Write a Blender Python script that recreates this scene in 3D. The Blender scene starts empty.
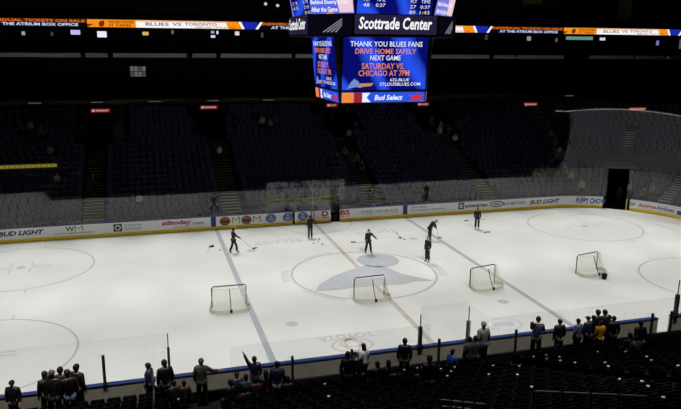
import bpy, bmesh, math, random
from mathutils import Vector, Matrix, Euler
random.seed(7)
C = bpy.context.scene.collection
PI = math.pi

# ---------------------------------------------------------------- camera
CAM = Vector((-13.0308, -39.1124, 14.0677)); ROT = Euler((1.34200625, -0.008291866, -0.28270564), 'XYZ'); FPX = 683.2
cd = bpy.data.cameras.new('camera'); co = bpy.data.objects.new('camera', cd); C.objects.link(co)
co.location = CAM; co.rotation_euler = ROT; cd.sensor_width = 36; cd.lens = FPX / 681 * 36; cd.clip_end = 500
bpy.context.scene.camera = co
MR = ROT.to_matrix()
def ray(u, v): return MR @ Vector(((u - 340.5) / FPX, -(v - 204.5) / FPX, -1))
def atz(u, v, z=0):
    d = ray(u, v); return CAM + d * ((z - CAM.z) / d.z)
def aty(u, v, y):
    d = ray(u, v); return CAM + d * ((y - CAM.y) / d.y)
def pix(p):
    c = MR.transposed() @ (Vector(p) - CAM); return (340.5 + FPX * c.x / -c.z, 204.5 - FPX * c.y / -c.z)
def x_for(u, y, z):                                   # world x on the line (.., y, z) seen at column u
    lo, hi = -60., 90.
    for _ in range(40):
        m = (lo + hi) / 2
        if pix((m, y, z))[0] < u: lo = m
        else: hi = m
    return lo

# ---------------------------------------------------------------- materials
def lin(c): return tuple((x / 12.92 if x <= .04045 else ((x + .055) / 1.055) ** 2.4) for x in c)
def mat(name, rgb, rough=.6, noise=0., scale=4., metal=0., spec=.3, bump=0., srgb=True):
    m = bpy.data.materials.new(name); m.use_nodes = True; nt = m.node_tree; b = nt.nodes['Principled BSDF']
    c = lin(rgb) if srgb else rgb
    b.inputs['Roughness'].default_value = rough; b.inputs['Metallic'].default_value = metal
    b.inputs['Specular IOR Level'].default_value = spec
    if noise or bump:
        tc = nt.nodes.new('ShaderNodeTexCoord'); n = nt.nodes.new('ShaderNodeTexNoise'); n.inputs['Scale'].default_value = scale
        nt.links.new(tc.outputs['Object'], n.inputs['Vector'])
        r = nt.nodes.new('ShaderNodeValToRGB'); e = r.color_ramp.elements
        e[0].position = .3; e[1].position = .7
        e[0].color = (*[x * (1 - noise) for x in c], 1); e[1].color = (*[min(1, x * (1 + noise)) for x in c], 1)
        nt.links.new(n.outputs['Fac'], r.inputs['Fac']); nt.links.new(r.outputs['Color'], b.inputs['Base Color'])
        if bump:
            bp = nt.nodes.new('ShaderNodeBump'); bp.inputs['Strength'].default_value = bump
            nt.links.new(n.outputs['Fac'], bp.inputs['Height']); nt.links.new(bp.outputs['Normal'], b.inputs['Normal'])
    else: b.inputs['Base Color'].default_value = (*c, 1)
    return m
def glow(name, rgb, s=1., noise=None, scale=.5):
    m = bpy.data.materials.new(name); m.use_nodes = True; nt = m.node_tree; nt.nodes.clear()
    e = nt.nodes.new('ShaderNodeEmission'); o = nt.nodes.new('ShaderNodeOutputMaterial'); e.inputs[1].default_value = s
    if noise:                                         # moving-picture background of a screen: a procedural swirl of two colours
        tc = nt.nodes.new('ShaderNodeTexCoord'); w = nt.nodes.new('ShaderNodeTexWave'); w.inputs['Scale'].default_value = scale
        w.inputs['Distortion'].default_value = 5; w.inputs['Detail'].default_value = 2; w.bands_direction = 'DIAGONAL'
        nt.links.new(tc.outputs['Object'], w.inputs['Vector'])
        r = nt.nodes.new('ShaderNodeValToRGB'); r.color_ramp.elements[0].color = (*lin(rgb), 1); r.color_ramp.elements[1].color = (*lin(noise), 1)
        r.color_ramp.elements[0].position = .45
        nt.links.new(w.outputs['Fac'], r.inputs['Fac']); nt.links.new(r.outputs['Color'], e.inputs[0])
    else: e.inputs[0].default_value = (*lin(rgb), 1)
    nt.links.new(e.outputs[0], o.inputs[0]); return m
def mixglass(name, fac, rough=.02):
    m = bpy.data.materials.new(name); m.use_nodes = True; nt = m.node_tree; nt.nodes.clear()
    t = nt.nodes.new('ShaderNodeBsdfTransparent'); g = nt.nodes.new('ShaderNodeBsdfGlossy'); g.inputs['Roughness'].default_value = rough
    t.inputs[0].default_value = (.99, .993, .99, 1)
    lw = nt.nodes.new('ShaderNodeFresnel'); lw.inputs[0].default_value = 1.5
    mx = nt.nodes.new('ShaderNodeMixShader'); o = nt.nodes.new('ShaderNodeOutputMaterial')
    mul = nt.nodes.new('ShaderNodeMath'); mul.operation = 'MULTIPLY'; mul.inputs[1].default_value = fac
    mul.operation = 'MINIMUM'; mul.inputs[1].default_value = .062 * fac
    nt.links.new(lw.outputs[0], mul.inputs[0]); nt.links.new(mul.outputs[0], mx.inputs[0])
    nt.links.new(t.outputs[0], mx.inputs[1]); nt.links.new(g.outputs[0], mx.inputs[2]); nt.links.new(mx.outputs[0], o.inputs[0]); return m
def meshy(name, rgb, alpha, scale=None):
    m = bpy.data.materials.new(name); m.use_nodes = True; nt = m.node_tree; nt.nodes.clear()
    t = nt.nodes.new('ShaderNodeBsdfTransparent'); g = nt.nodes.new('ShaderNodeBsdfDiffuse'); g.inputs[0].default_value = (*lin(rgb), 1)
    mx = nt.nodes.new('ShaderNodeMixShader'); mx.inputs[0].default_value = alpha; o = nt.nodes.new('ShaderNodeOutputMaterial')
    nt.links.new(t.outputs[0], mx.inputs[1]); nt.links.new(g.outputs[0], mx.inputs[2]); nt.links.new(mx.outputs[0], o.inputs[0]); return m

M = {}
M['ice'] = mat('ice', (.90, .91, .893), .42, noise=.035, scale=.35, spec=.15)
M['concrete'] = mat('dark_concrete', (.13, .13, .13), .8, noise=.2, scale=1.5)
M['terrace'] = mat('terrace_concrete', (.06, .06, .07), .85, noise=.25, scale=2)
M['boards'] = mat('white_board', (.97, .97, .965), .35, noise=.02, scale=1)
M['boardback'] = mat('board_back', (.62, .60, .54), .6, noise=.1, scale=2)
M['kick'] = mat('yellow_kickplate', (.98, .84, .12), .4)
M['cap'] = mat('blue_cap', (.20, .26, .48), .4)
M['gate'] = mat('gate_dark', (.06, .06, .07), .6)
M['glass'] = mixglass('rink_glass', 1.0)
M['steel'] = mat('steel', (.55, .56, .56), .4, metal=.6)
M['black'] = mat('black_paint', (.05, .05, .055), .55)
M['stanchion'] = mat('dark_stanchion', (.14, .15, .17), .5)
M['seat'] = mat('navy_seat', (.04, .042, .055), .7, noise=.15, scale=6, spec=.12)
M['farseat'] = mat('navy_seat_brightened', (.27, .285, .40), .5, noise=.2, scale=3)  # same navy seats; far-stand light put into a lighter base colour
M['parapet'] = mat('parapet_concrete', (.2, .21, .2), .8)
M['wallblack'] = mat('black_wall', (.035, .035, .04), .9)
M['brown'] = mat('brown_soffit', (.62, .54, .30), .8, noise=.15, scale=1)
M['ledge'] = mat('pale_ledge', (.92, .90, .80), .6, noise=.1, scale=1)
M['stairs'] = mat('stair_concrete', (.12, .12, .11), .85)
M['nosing'] = mat('yellow_nosing', (.64, .58, .27), .7)
M['palenosing'] = mat('pale_nosing', (.88, .91, .92), .7)
M['frame_red'] = mat('red_goal_pipe', (.38, .15, .13), .4)
M['netwhite'] = mat('white_net_cord', (.86, .86, .80), .8)
M['skirt'] = mat('white_net_skirt', (.87, .86, .80), .8)
M['sheetnet'] = meshy('net_weave', (.90, .90, .83), .20)
M['safety'] = meshy('safety_net_weave', (.66, .68, .71), .19)
M['skin'] = mat('skin_tone', (.80, .60, .48), .6); M['skin2'] = mat('skin_tone_dark', (.45, .31, .24), .6)
M['eye'] = mat('eye_dark', (.08, .06, .05), .3)
M['blueice'] = mat('ice_blue_paint', (.745, .76, .79), .5, noise=.06, scale=1.2)
M['lineblue'] = mat('ice_blue_line', (.705, .715, .745), .5, noise=.07, scale=1)
M['redline'] = mat('ice_red_line', (.80, .745, .715), .5, noise=.08, scale=1)
M['redthin'] = mat('ice_red_circle', (.76, .735, .715), .5, noise=.05, scale=1)
M['reddot'] = mat('ice_red_dot', (.82, .775, .765), .5)
M['lav'] = mat('ice_lavender_paint', (.83, .84, .862), .5, noise=.05, scale=1)
M['slate'] = mat('ice_slate_paint', (.745, .75, .765), .5)
M['pinkice'] = mat('ice_pink_lettering', (.84, .80, .785), .5)
M['cup'] = mat('white_paper', (.95, .95, .92), .7)
M['wood'] = mat('stick_shaft', (.70, .66, .52), .5)
def ink(rgb): 
    k = 'ink_%d_%d_%d' % tuple(int(x * 255) for x in rgb)
    if k not in M: M[k] = mat(k, rgb, .5)
    return M[k]
def lit(rgb, s=1.):
    k = 'lit_%d_%d_%d_%d' % (*[int(x * 255) for x in rgb], int(s * 100))
    if k not in M: M[k] = glow(k, rgb, s)
    return M[k]

# ---------------------------------------------------------------- object helpers
def link(name, me, parent=None):
    o = bpy.data.objects.new(name, me); C.objects.link(o)
    if parent is not None: o.parent = parent
    return o
def done(name, bm, m, parent=None, smooth=False):
    me = bpy.data.meshes.new(name)
    bmesh.ops.recalc_face_normals(bm, faces=bm.faces[:])
    bm.to_mesh(me); bm.free()
    for x in (m if isinstance(m, (list, tuple)) else [m]): me.materials.append(x)
    if smooth: me.shade_smooth()
    return link(name, me, parent)
def tag(o, label, cat, group=None, kind=None):
    if label: o['label'] = label
    if cat: o['category'] = cat
    if group: o['group'] = group
    if kind: o['kind'] = kind
    return o
def struct(o): o['kind'] = 'structure'; return o
def thing(name, label, cat, loc=(0, 0, 0), rz=0, group=None):
    o = bpy.data.objects.new(name, None); C.objects.link(o); o.empty_display_size = .2
    o.location = loc; o.rotation_euler = (0, 0, rz); return tag(o, label, cat, group)
def dup(root, loc, rz, label=None, group=None):
    r = root.copy(); C.objects.link(r); r.location = loc; r.rotation_euler = (0, 0, rz)
    if label: r['label'] = label
    if group: r['group'] = group
    for ch in list(root.children):
        c = ch.copy(); C.objects.link(c); c.parent = r
        for g in list(ch.children):
            d = g.copy(); C.objects.link(d); d.parent = c
    return r
B = bmesh.new
def box(bm, a, b, mi=0, mtx=None):
    x0, y0, z0 = a; x1, y1, z1 = b
    vs = [bm.verts.new(p if mtx is None else mtx @ Vector(p)) for p in
          ((x0, y0, z0), (x1, y0, z0), (x1, y1, z0), (x0, y1, z0), (x0, y0, z1), (x1, y0, z1), (x1, y1, z1), (x0, y1, z1))]
    for q in ((0, 3, 2, 1), (4, 5, 6, 7), (0, 1, 5, 4), (1, 2, 6, 5), (2, 3, 7, 6), (3, 0, 4, 7)):
        f = bm.faces.new([vs[i] for i in q]); f.material_index = mi
    return vs
def quad(bm, ps, mi=0):
    f = bm.faces.new([bm.verts.new(p) for p in ps]); f.material_index = mi; return f
def tube(bm, pts, r, n=8, closed=False, mi=0):
    pts = [Vector(p) for p in pts]; rings = []
    for i, p in enumerate(pts):
        a = pts[i - 1] if (i > 0 or closed) else p; b = pts[(i + 1) % len(pts)] if (i < len(pts) - 1 or closed) else p
        d = (b - a).normalized(); up = Vector((0, 0, 1)) if abs(d.z) < .95 else Vector((1, 0, 0))
        s = d.cross(up).normalized(); t = s.cross(d)
        rr = r[i] if isinstance(r, (list, tuple)) else r
        rings.append([bm.verts.new(p + s * rr * math.cos(2 * PI * k / n) + t * rr * math.sin(2 * PI * k / n)) for k in range(n)])
    m = len(rings)
    for i in range(m if closed else m - 1):
        A, Bq = rings[i], rings[(i + 1) % m]
        for k in range(n):
            f = bm.faces.new((A[k], A[(k + 1) % n], Bq[(k + 1) % n], Bq[k])); f.material_index = mi
    if not closed:
        for rg in (rings[0], rings[-1]):
            f = bm.faces.new(rg); f.material_index = mi
def lathe(bm, prof, n=16, c=(0, 0, 0)):
    rings = [[bm.verts.new((c[0] + r * math.cos(2 * PI * k / n), c[1] + r * math.sin(2 * PI * k / n), c[2] + z)) for k in range(n)] for r, z in prof]
    for A, Bq in zip(rings, rings[1:]):
        for k in range(n): bm.faces.new((A[k], A[(k + 1) % n], Bq[(k + 1) % n], Bq[k]))
    bm.faces.new(rings[0]); bm.faces.new(rings[-1])
def prism(bm, poly, z0, z1, mi=0):                     # polygon in x,y raised from z0 to z1
    a = [bm.verts.new((x, y, z0)) for x, y in poly]; b = [bm.verts.new((x, y, z1)) for x, y in poly]; n = len(a)
    for f in (bm.faces.new(a), bm.faces.new(b)): f.material_index = mi
    for i in range(n): bm.faces.new((a[i], a[(i + 1) % n], b[(i + 1) % n], b[i])).material_index = mi

_tc = {}
def text_verts(s, bold=0., shear=0.):
    k = (s, bold, shear)
    if k not in _tc:
        cu = bpy.data.curves.new('t', 'FONT'); cu.body = s; cu.offset = bold; cu.shear = shear; cu.resolution_u = 2
        o = bpy.data.objects.new('t', cu); C.objects.link(o)
        dg = bpy.context.evaluated_depsgraph_get(); me = bpy.data.meshes.new_from_object(o.evaluated_get(dg))
        vs = [tuple(v.co) for v in me.vertices]; fs = [tuple(p.vertices) for p in me.polygons]
        bpy.data.objects.remove(o); bpy.data.curves.remove(cu); bpy.data.meshes.remove(me)
        x0 = min(v[0] for v in vs); x1 = max(v[0] for v in vs); y0 = min(v[1] for v in vs); y1 = max(v[1] for v in vs)
        _tc[k] = ([((v[0] - x0) / (x1 - x0), (v[1] - y0) / (y1 - y0)) for v in vs], fs)
    return _tc[k]
def text_on(bm, s, x0, x1, z0, z1, fn, bold=.02, shear=0., mi=0):   # lettering fitted to a box; fn(x, z) -> point
    vs, fs = text_verts(s, bold, shear)
    q = [bm.verts.new(fn(x0 + a * (x1 - x0), z0 + b * (z1 - z0))) for a, b in vs]
    for f in fs:
        try: bm.faces.new([q[i] for i in f]).material_index = mi
        except ValueError: pass
def shape_on(bm, pts, fn, mi=0):
    bm.faces.new([bm.verts.new(fn(*p)) for p in pts]).material_index = mi
def disc(cx, cz, r, n=20, ry=None): return [(cx + r * math.cos(2 * PI * k / n), cz + (ry or r) * math.sin(2 * PI * k / n)) for k in range(n)]
def letters(name, parent, m, fn, items, label=None, bold=.02, shear=0.):
    for it in items:
        bm = B()
        if isinstance(it[0], str): text_on(bm, *it, fn, bold, shear)
        else: shape_on(bm, it, fn)
        me = bpy.data.meshes.new(name); bm.to_mesh(me); bm.free(); me.materials.append(m)
        o = link(name, me, parent)
        if label and it is items[0]: o['label'] = label
    return o

# ---------------------------------------------------------------- rink plan
HX, HY, RC = 30.48, 12.95, 8.53
def path(d=0., step=.55, astep=2.5):
    """closed plan of the rink at outward offset d: [(x, y, nx, ny)], anticlockwise from (-x, -HY); same count for every d"""
    out = []; cx, cy = HX - RC, HY - RC
    def st(a, b, n):
        k = max(2, round((Vector(b) - Vector(a)).length / step))
        for i in range(k): out.append((a[0] + (b[0] - a[0]) * i / k + n[0] * d, a[1] + (b[1] - a[1]) * i / k + n[1] * d, *n))
    def arc(c, a0):
        k = round(90 / astep)
        for i in range(k):
            t = math.radians(a0 + 90 * i / k); n = (math.cos(t), math.sin(t)); out.append((c[0] + n[0] * (RC + d), c[1] + n[1] * (RC + d), *n))
    st((-cx, -HY), (cx, -HY), (0, -1)); arc((cx, -cy), -90); st((HX, -cy), (HX, cy), (1, 0)); arc((cx, cy), 0)
    st((cx, HY), (-cx, HY), (0, 1)); arc((-cx, cy), 90); st((-HX, cy), (-HX, -cy), (-1, 0)); arc((-cx, -cy), 180)
    return out
def far_pt(s, z, off=0.):                              # point on the far boards: s runs along +x, then round the right corner
    cx, cy = HX - RC, HY - RC
    if s < -cx:
        t = (-cx - s) / RC; return Vector((-cx - (RC + off) * math.sin(t), cy + (RC + off) * math.cos(t), z))
    if s <= cx: return Vector((s, HY + off, z))
    t = (s - cx) / RC
    if t < PI / 2: return Vector((cx + (RC + off) * math.sin(t), cy + (RC + off) * math.cos(t), z))
    return Vector((HX + off, cy - (s - cx - RC * PI / 2), z))
def s_for(u, z=.6):
    lo, hi = -30., cxs
    for _ in range(40):
        m = (lo + hi) / 2
        if pix(far_pt(m, z))[0] < u: lo = m
        else: hi = m
    return lo
cxs = HX - RC + RC * PI / 2

# ================================================================ SETTING
bm = B(); prism(bm, [(p[0], p[1]) for p in path(0.02)], -.12, 0)
ice = struct(done('floor', bm, M['ice']))
bm = B(); box(bm, (-62, -46, -.5), (80, 46, -.13)); struct(done('floor_concourse', bm, M['concrete']))

# ice markings (flat paint on the ice)
def paint(name, m, polys, z=.004, label=None):
    bm = B()
    for p in polys: bm.faces.new([bm.verts.new((x, y, z)) for x, y in p])
    bmesh.ops.recalc_face_normals(bm, faces=bm.faces[:])
    for f in bm.faces:
        if f.normal.z < 0: f.normal_flip()
    me = bpy.data.meshes.new(name); bm.to_mesh(me); bm.free(); me.materials.append(m)
    o = link(name, me, ice)
    if label: o['label'] = label
    return o
def rect(x0, y0, x1, y1): return [(x0, y0), (x1, y0), (x1, y1), (x0, y1)]
def ring(cx, cy, r0, r1, a0=0, a1=360, n=72):
    k = max(2, int(n * (a1 - a0) / 360)); out = []
    for i in range(k):
        t0 = math.radians(a0 + (a1 - a0) * i / k); t1 = math.radians(a0 + (a1 - a0) * (i + 1) / k)
        out.append([(cx + r * math.cos(t), cy + r * math.sin(t)) for r, t in ((r0, t0), (r1, t0), (r1, t1), (r0, t1))])
    return out
def circ(cx, cy, r, n=24): return [(cx + r * math.cos(2 * PI * k / n), cy + r * math.sin(2 * PI * k / n)) for k in range(n)]
for x in (-7.86, 7.86): paint('blue_line', M['lineblue'], [rect(x - .16, -12.93, x + .16, 12.93)])
paint('center_line', M['redline'], [rect(-.15, -12.93, .15, 12.93)])
for x in (-27.1, 27.1): paint('goal_line', M['redthin'], [rect(x - .04, -11.2, x + .04, 11.2)])
for sx in (-1, 1):
    for sy in (-1, 1):
        cx, cy = 20.95 * sx, 6.7 * sy
        paint('faceoff_circle', M['redthin'], ring(cx, cy, 4.38, 4.48))
        paint('faceoff_dot', M['reddot'], [circ(cx, cy, .30)])
        hs = []
        for ax in (-1, 1):
            for ay in (-1, 1):
                hs += [rect(*sorted((cx + ax * .6, cx + ax * 1.75))[:1], cy + ay * .2, sorted((cx + ax * .6, cx + ax * 1.75))[1], cy + ay * .2 + .06)]
                x0 = cx + ax * .6; y0, y1 = sorted((cy + ay * .2, cy + ay * 1.1)); hs += [rect(x0 - .03, y0, x0 + .03, y1)]
                x0 = cx + ax * .9; y0, y1 = sorted((cy + ay * 4.45, cy + ay * 5.0)); hs += [rect(x0 - .03, y0, x0 + .03, y1)]
        paint('hash_mark', M['redthin'], hs)
        paint('neutral_dot', M['reddot'], [circ(6.1 * sx, 6.7 * sy, .33)])
    paint('goal_crease', M['lav'], [[(27.1 * sx - sx * 1.83 * math.cos(t), 1.83 * math.sin(t)) for t in [math.radians(-90 + 10 * k) for k in range(19)]]], .003)
paint('referee_crease', M['redthin'], ring(0, 12.93, 3.0, 3.08, 180, 360))
paint('center_circle', M['slate'], ring(0, 0, 4.50, 4.66))
paint('circle_wordmark', M['lav'], ring(0, 0, 4.75, 5.25, 158, 184) + ring(0, 0, 4.72, 5.0, 205, 240) + ring(0, 0, 4.75, 5.3, -20, 8) + ring(0, 0, 4.72, 4.95, 100, 128))
def P(*uv): return [(p.x, p.y) for p in (atz(u, v) for u, v in uv)]
paint('emblem_outline', M['slate'], [P((315, 291.5), (320, 284), (333, 276.5), (348, 270.5), (362, 266.5), (371, 264.3), (388, 268), (402, 274), (416, 276.8), (434.5, 280.8), (414, 281.8), (404, 284.5), (386, 285.5), (352, 288), (334, 290.5))], .005)
paint('emblem_wing', M['blueice'], [P((323, 288.5), (325, 283.5), (336, 277.5), (350, 272), (364, 268), (372, 266.3), (386, 269.5), (398, 275.5), (398, 282.5), (384, 283.5), (352, 286.5), (334, 288.5))], .007)
oc = atz(378, 260.3); paint('emblem_note', M['slate'], [circ(0, 0, 1)], .005).matrix_world = Matrix.Translation((oc.x, oc.y, 0)) @ Matrix.Diagonal((1.42, 1.5, 1, 1))
paint('emblem_note_center', M['blueice'], [circ(0, 0, 1)], .007).matrix_world = Matrix.Translation((oc.x - .1, oc.y, 0)) @ Matrix.Diagonal((1.2, 1.28, 1, 1))
def flat_text(name, s, c, w, h, rot, m, label=None, bold=.02):
    ca, sa = math.cos(rot), math.sin(rot)
    o = letters(name, ice, m, lambda x, y: (c[0] + x * ca - y * sa, c[1] + x * sa + y * ca, .004), [(s, -w / 2, w / 2, -h / 2, h / 2)], label, bold)
    return o
a = atz(346, 336.5); flat_text('ice_lettering', 'TOYOTA', (a.x, a.y), 2.9, .62, PI + .03, M['pinkice'], 'pale red car advert lettering painted upside down on the ice')
c = atz(352.5, 345); paint('ice_oval', M['pinkice'], [[(c.x + q[0] * 1.05, c.y + q[1] * .8) for q in p] for p in ring(0, 0, .86, 1) + ring(0, .25, .42, .55)] + [[(c.x + q[0], c.y + q[1]) for q in p] for p in [[(p[0] * .36, p[1] * .75) for p in pp] for pp in ring(0, 0, .8, 1)]])
a = atz(278, 241); flat_text('ice_lettering', 'savvis', (a.x, a.y), 3.6, 1.35, .06, M['lav'], 'pale blue advert lettering on the ice left of the red line', .03)
a = atz(376, 232); flat_text('ice_lettering', 'Sprint', (a.x, a.y), 3.4, 1.5, PI, M['pinkice'], 'faint pink advert lettering on the ice right of the red line', .01)
c = atz(504, 324.3); paint('ice_oval', M['lav'], [[(c.x + q[0] * 1.05, c.y + q[1] * .8) for q in p] for p in ring(0, 0, .84, 1)] + [[(c.x - .7, c.y - .2), (c.x + .5, c.y - .3), (c.x + .6, c.y + .25), (c.x - .4, c.y + .3)]])

# ---------------------------------------------------------------- seating bowl
NR = 22; DROW = .85; D0 = 1.3; Z0 = .75; DZ = .34
def rd(i): return D0 + DROW * i
def rz_(i): return .55 + .29 * i + .0032 * i * i
portals = [(-16.75, 13), (-6.45, 14), (6.2, 14), (16.4, 14)]
TU0, TU1 = s_for(605.5), s_for(626)                    # corner tunnel along the far boards
TUM = (TU0 + TU1) / 2; tc_ = far_pt(TUM, 0); TN = Vector((tc_.x - (HX - RC), tc_.y - (HY - RC), 0)).normalized(); TT = Vector((-TN.y, TN.x, 0))
def masked(i, x, y):
    if i <= 0 and y < -12 and -12.6 < x < 12.0: return True
    if i == 0 and y > 12 and -6.2 < x < 4.6: return True
    v = Vector((x, y, 0)) - tc_
    if i <= 7 and abs(v.dot(TT)) < 1.35 and v.dot(TN) > 0: return True
    if y > 14:
        for px, r0 in portals:
            if i >= r0 and abs(x - px) < 1.15: return True
    return False
PT = [path(rd(i)) for i in range(NR + 1)]; NP = len(PT[0])
bm = B()
for i in range(NR):
    A, Bq = PT[i], PT[i + 1]; z = rz_(i)
    for j in range(NP):
        k = (j + 1) % NP; mx = (A[j][0] + A[k][0]) / 2; my = (A[j][1] + A[k][1]) / 2
        if masked(i, mx, my): continue
        quad(bm, ((A[j][0], A[j][1], z), (A[k][0], A[k][1], z), (Bq[k][0], Bq[k][1], z), (Bq[j][0], Bq[j][1], z)))
        zb = rz_(i - 1) if i and not masked(i - 1, mx, my) else -.13
        quad(bm, ((A[j][0], A[j][1], zb), (A[k][0], A[k][1], zb), (A[k][0], A[k][1], z), (A[j][0], A[j][1], z)))
bmesh.ops.remove_doubles(bm, verts=bm.verts[:], dist=.001)
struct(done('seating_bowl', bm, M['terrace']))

# walls and upper levels on the far side
bm = B(); box(bm, (-60, 36.4, -.13), (78, 36.9, 26)); struct(done('wall_far', bm, M['wallblack']))
bm = B(); box(bm, (77.5, -45, -.13), (78, 36.4, 26)); struct(done('wall_right', bm, M['wallblack']))
bm = B(); box(bm, (-60, -45, -.13), (-59.5, 36.4, 26)); struct(done('wall_left', bm, M['wallblack']))
bm = B(); box(bm, (-60, -45.5, -.13), (78, -45, 26)); struct(done('wall_near', bm, M['wallblack']))
bm = B(); box(bm, (-60, -45.5, 26), (78, 36.9, 26.4)); struct(done('ceiling', bm, M['wallblack']))
bm = B(); box(bm, (-50, 32.7, 8.1), (70, 36.4, 8.62)); struct(done('trim_1', bm, M['brown']))
bm = B(); box(bm, (-50, 33.9, 12.3), (70, 36.4, 12.72)); struct(done('trim_2', bm, M['wallblack']))
bm = B(); box(bm, (-55, 35.62, 15.45), (75, 36.4, 16.8)); struct(done('trim_3', bm, M['wallblack']))
# suite ledges: separate lengths with gaps between the boxes
cuts = [-20, 80.5, 85.5, 107.5, 113, 187, 192.5, 216, 221, 291.5, 296, 489, 495, 514.5, 517, 563.5, 590.5, 633, 637, 664, 668, 700]
xs = [x_for(u, 34, 12.95) for u in cuts]
for k, (a, b) in enumerate(zip(xs[0::2], xs[1::2])):
    bm = B(); box(bm, (a, 33.9, 12.72), (b, 34.2, 13.13)); box(bm, (a, 34.2, 12.72), (b, 34.5, 12.9))
    tag(done('suite_ledge', bm, M['ledge']), 'dim pale ledge strip running along the front of the dark suites', 'ledge', 'suite ledges')

# aisles: stairs with edged steps
def stairs(cx, w, i0, i1, edge, label):
    bm = B()
    for i in range(i0, i1):
        y0 = HY + rd(i); z = rz_(i); h = (rz_(i + 1) - z) / 2
        box(bm, (cx - w / 2, y0 + .004, z - .02), (cx + w / 2, y0 + .5, z + .012)); box(bm, (cx - w / 2, y0 + .5, z), (cx + w / 2, y0 + DROW, z + h))
        for yy, zz in ((y0, z + .012), (y0 + .5, z + h)):
            box(bm, (cx - w / 2, yy - .006, zz - .05), (cx + w / 2, yy + .07, zz + .006), 1)
    o = done('aisle_stairs', bm, [M['stairs'], M[edge]]); struct(o); return o
AX = (-17.0, -6.3, 5.9, 16.8)
for k, cx in enumerate(AX):
    stairs(cx, 1.5, 1 if k == 2 or k == 1 else 0, portals[k][1], 'nosing', '')
    for s in (-1, 1): stairs(portals[k][0] + s * 1.7, .95, portals[k][1], portals[k][1] + 5, 'palenosing', '')
    stairs(portals[k][0] + 1.7, .95, portals[k][1] + 5, 21, 'nosing', '')
# portals: concrete jambs, lintel and dark passage
for k, (px, r0) in enumerate(portals):
    y0 = HY + rd(r0) - .1; z0 = rz_(r0 - 1); bm = B()
    box(bm, (px - 1.15, y0, z0), (px - 1.0, 34.5, 7.95)); box(bm, (px + 1.0, y0, z0), (px + 1.15, 34.5, 7.95))
    box(bm, (px - 1.0, y0 + 3, 7.3), (px + 1.0, 34.5, 7.95)); box(bm, (px - 1.0, y0, z0 - .12), (px + 1.0, 34.5, z0)); box(bm, (px - 1.0, 34.4, z0), (px + 1.0, 34.5, 7.3))
    struct(done('portal', bm, M['wallblack']))
# tunnel in the corner
bm = B(); TM = Matrix((( -TT.x, TN.x, 0, tc_.x), (-TT.y, TN.y, 0, tc_.y), (0, 0, 1, 0), (0, 0, 0, 1)))
box(bm, (-1.35, .5, -.1), (-1.2, 8.2, 3.6), 0, TM); box(bm, (1.2, .5, -.1), (1.35, 8.2, 3.6), 0, TM); box(bm, (-1.35, .9, 3.45), (1.35, 8.2, 3.6), 0, TM)
box(bm, (-1.2, 8.0, -.1), (1.2, 8.2, 3.45), 0, TM)
struct(done('tunnel', bm, M['wallblack']))
bm = B()
seg = [far_pt(s_for(571) + (cxs - .2 - s_for(571)) * k / 16, 0, 4.55) for k in range(17)]
for a, b in zip(seg, seg[1:]): quad(bm, (a + Vector((0, 0, 3.6)), b + Vector((0, 0, 3.6)), b + Vector((0, 0, 4.3)), a + Vector((0, 0, 4.3))))
for a, b in zip(seg, seg[1:]): quad(bm, (a + Vector((0, 0, 4.3)), b + Vector((0, 0, 4.3)), b * 1.006 + Vector((0, 0, 4.32)), a * 1.006 + Vector((0, 0, 4.32))))
struct(done('tunnel_parapet', bm, M['parapet']))

# ---------------------------------------------------------------- rink boards
GAPS = [(s_for(330.2), s_for(339.3)), (s_for(291.5), s_for(296))]
def in_gap(x, y):
    if y > 12.5 and x < 22 and any(a < x < b for a, b in GAPS): return True
    if abs(Vector((x, y, 0)).__sub__(Vector((tc_.x, tc_.y, 0))).dot(TT)) < 1.15 and (Vector((x, y, 0)) - tc_).length < 3: return True
    return y < -12.5 and 10.95 < x < 11.85
def boards(nm, d0, d1, z0, z1, m, parent):
    A, Bq = path(d0, .2, 1.25), path(d1, .2, 1.25); n = len(A); bm = B()
    for j in range(n):
        k = (j + 1) % n
        if in_gap((A[j][0] + A[k][0]) / 2, (A[j][1] + A[k][1]) / 2): continue
        a, b, c, d = [(p[0], p[1]) for p in (A[j], A[k], Bq[k], Bq[j])]
        for q in (((*a, z0), (*b, z0), (*b, z1), (*a, z1)), ((*d, z0), (*c, z0), (*c, z1), (*d, z1)), ((*a, z1), (*b, z1), (*c, z1), (*d, z1)),
                  ((*a, z0), (*b, z0), (*c, z0), (*d, z0))): quad(bm, q)
        jn, kn = (j - 1) % n, (k + 1) % n
        if in_gap((A[jn][0] + A[j][0]) / 2, (A[jn][1] + A[j][1]) / 2): quad(bm, ((*a, z0), (*d, z0), (*d, z1), (*a, z1)))
        if in_gap((A[k][0] + A[kn][0]) / 2, (A[k][1] + A[kn][1]) / 2): quad(bm, ((*b, z0), (*c, z0), (*c, z1), (*b, z1)))
    bmesh.ops.remove_doubles(bm, verts=bm.verts[:], dist=.0005)
    return done(nm, bm, m, parent)
rb = thing('dasher_boards', 'white rink boards with yellow kickplate, blue top rail and printed adverts', 'rink boards')
boards('board_panel', 0.03, .10, 0, 1.04, M['boards'], rb)
boards('back_panel', .10, .22, 0.0, 1.04, M['boardback'], rb)
boards('kickplate', 0, .03, 0, .24, M['kick'], rb)
boards('cap_rail', -.01, .24, 1.04, 1.075, M['cap'], rb)
def on_board(x, z): return tuple(far_pt(x, z, .022))
def ad(items, rgb, label=None, bold=.02, shear=0.):
    it = []
    for q in items:
        if isinstance(q[0], str): it.append((q[0], s_for(q[1]), s_for(q[2]), q[3], q[4]))
        else: it.append(q)
    letters('advert_lettering', rb, ink(rgb), on_board, it, label, bold, shear)
def bd(u, z, r, n=20, ry=None): return disc(s_for(u), z, r, n, ry)
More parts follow.
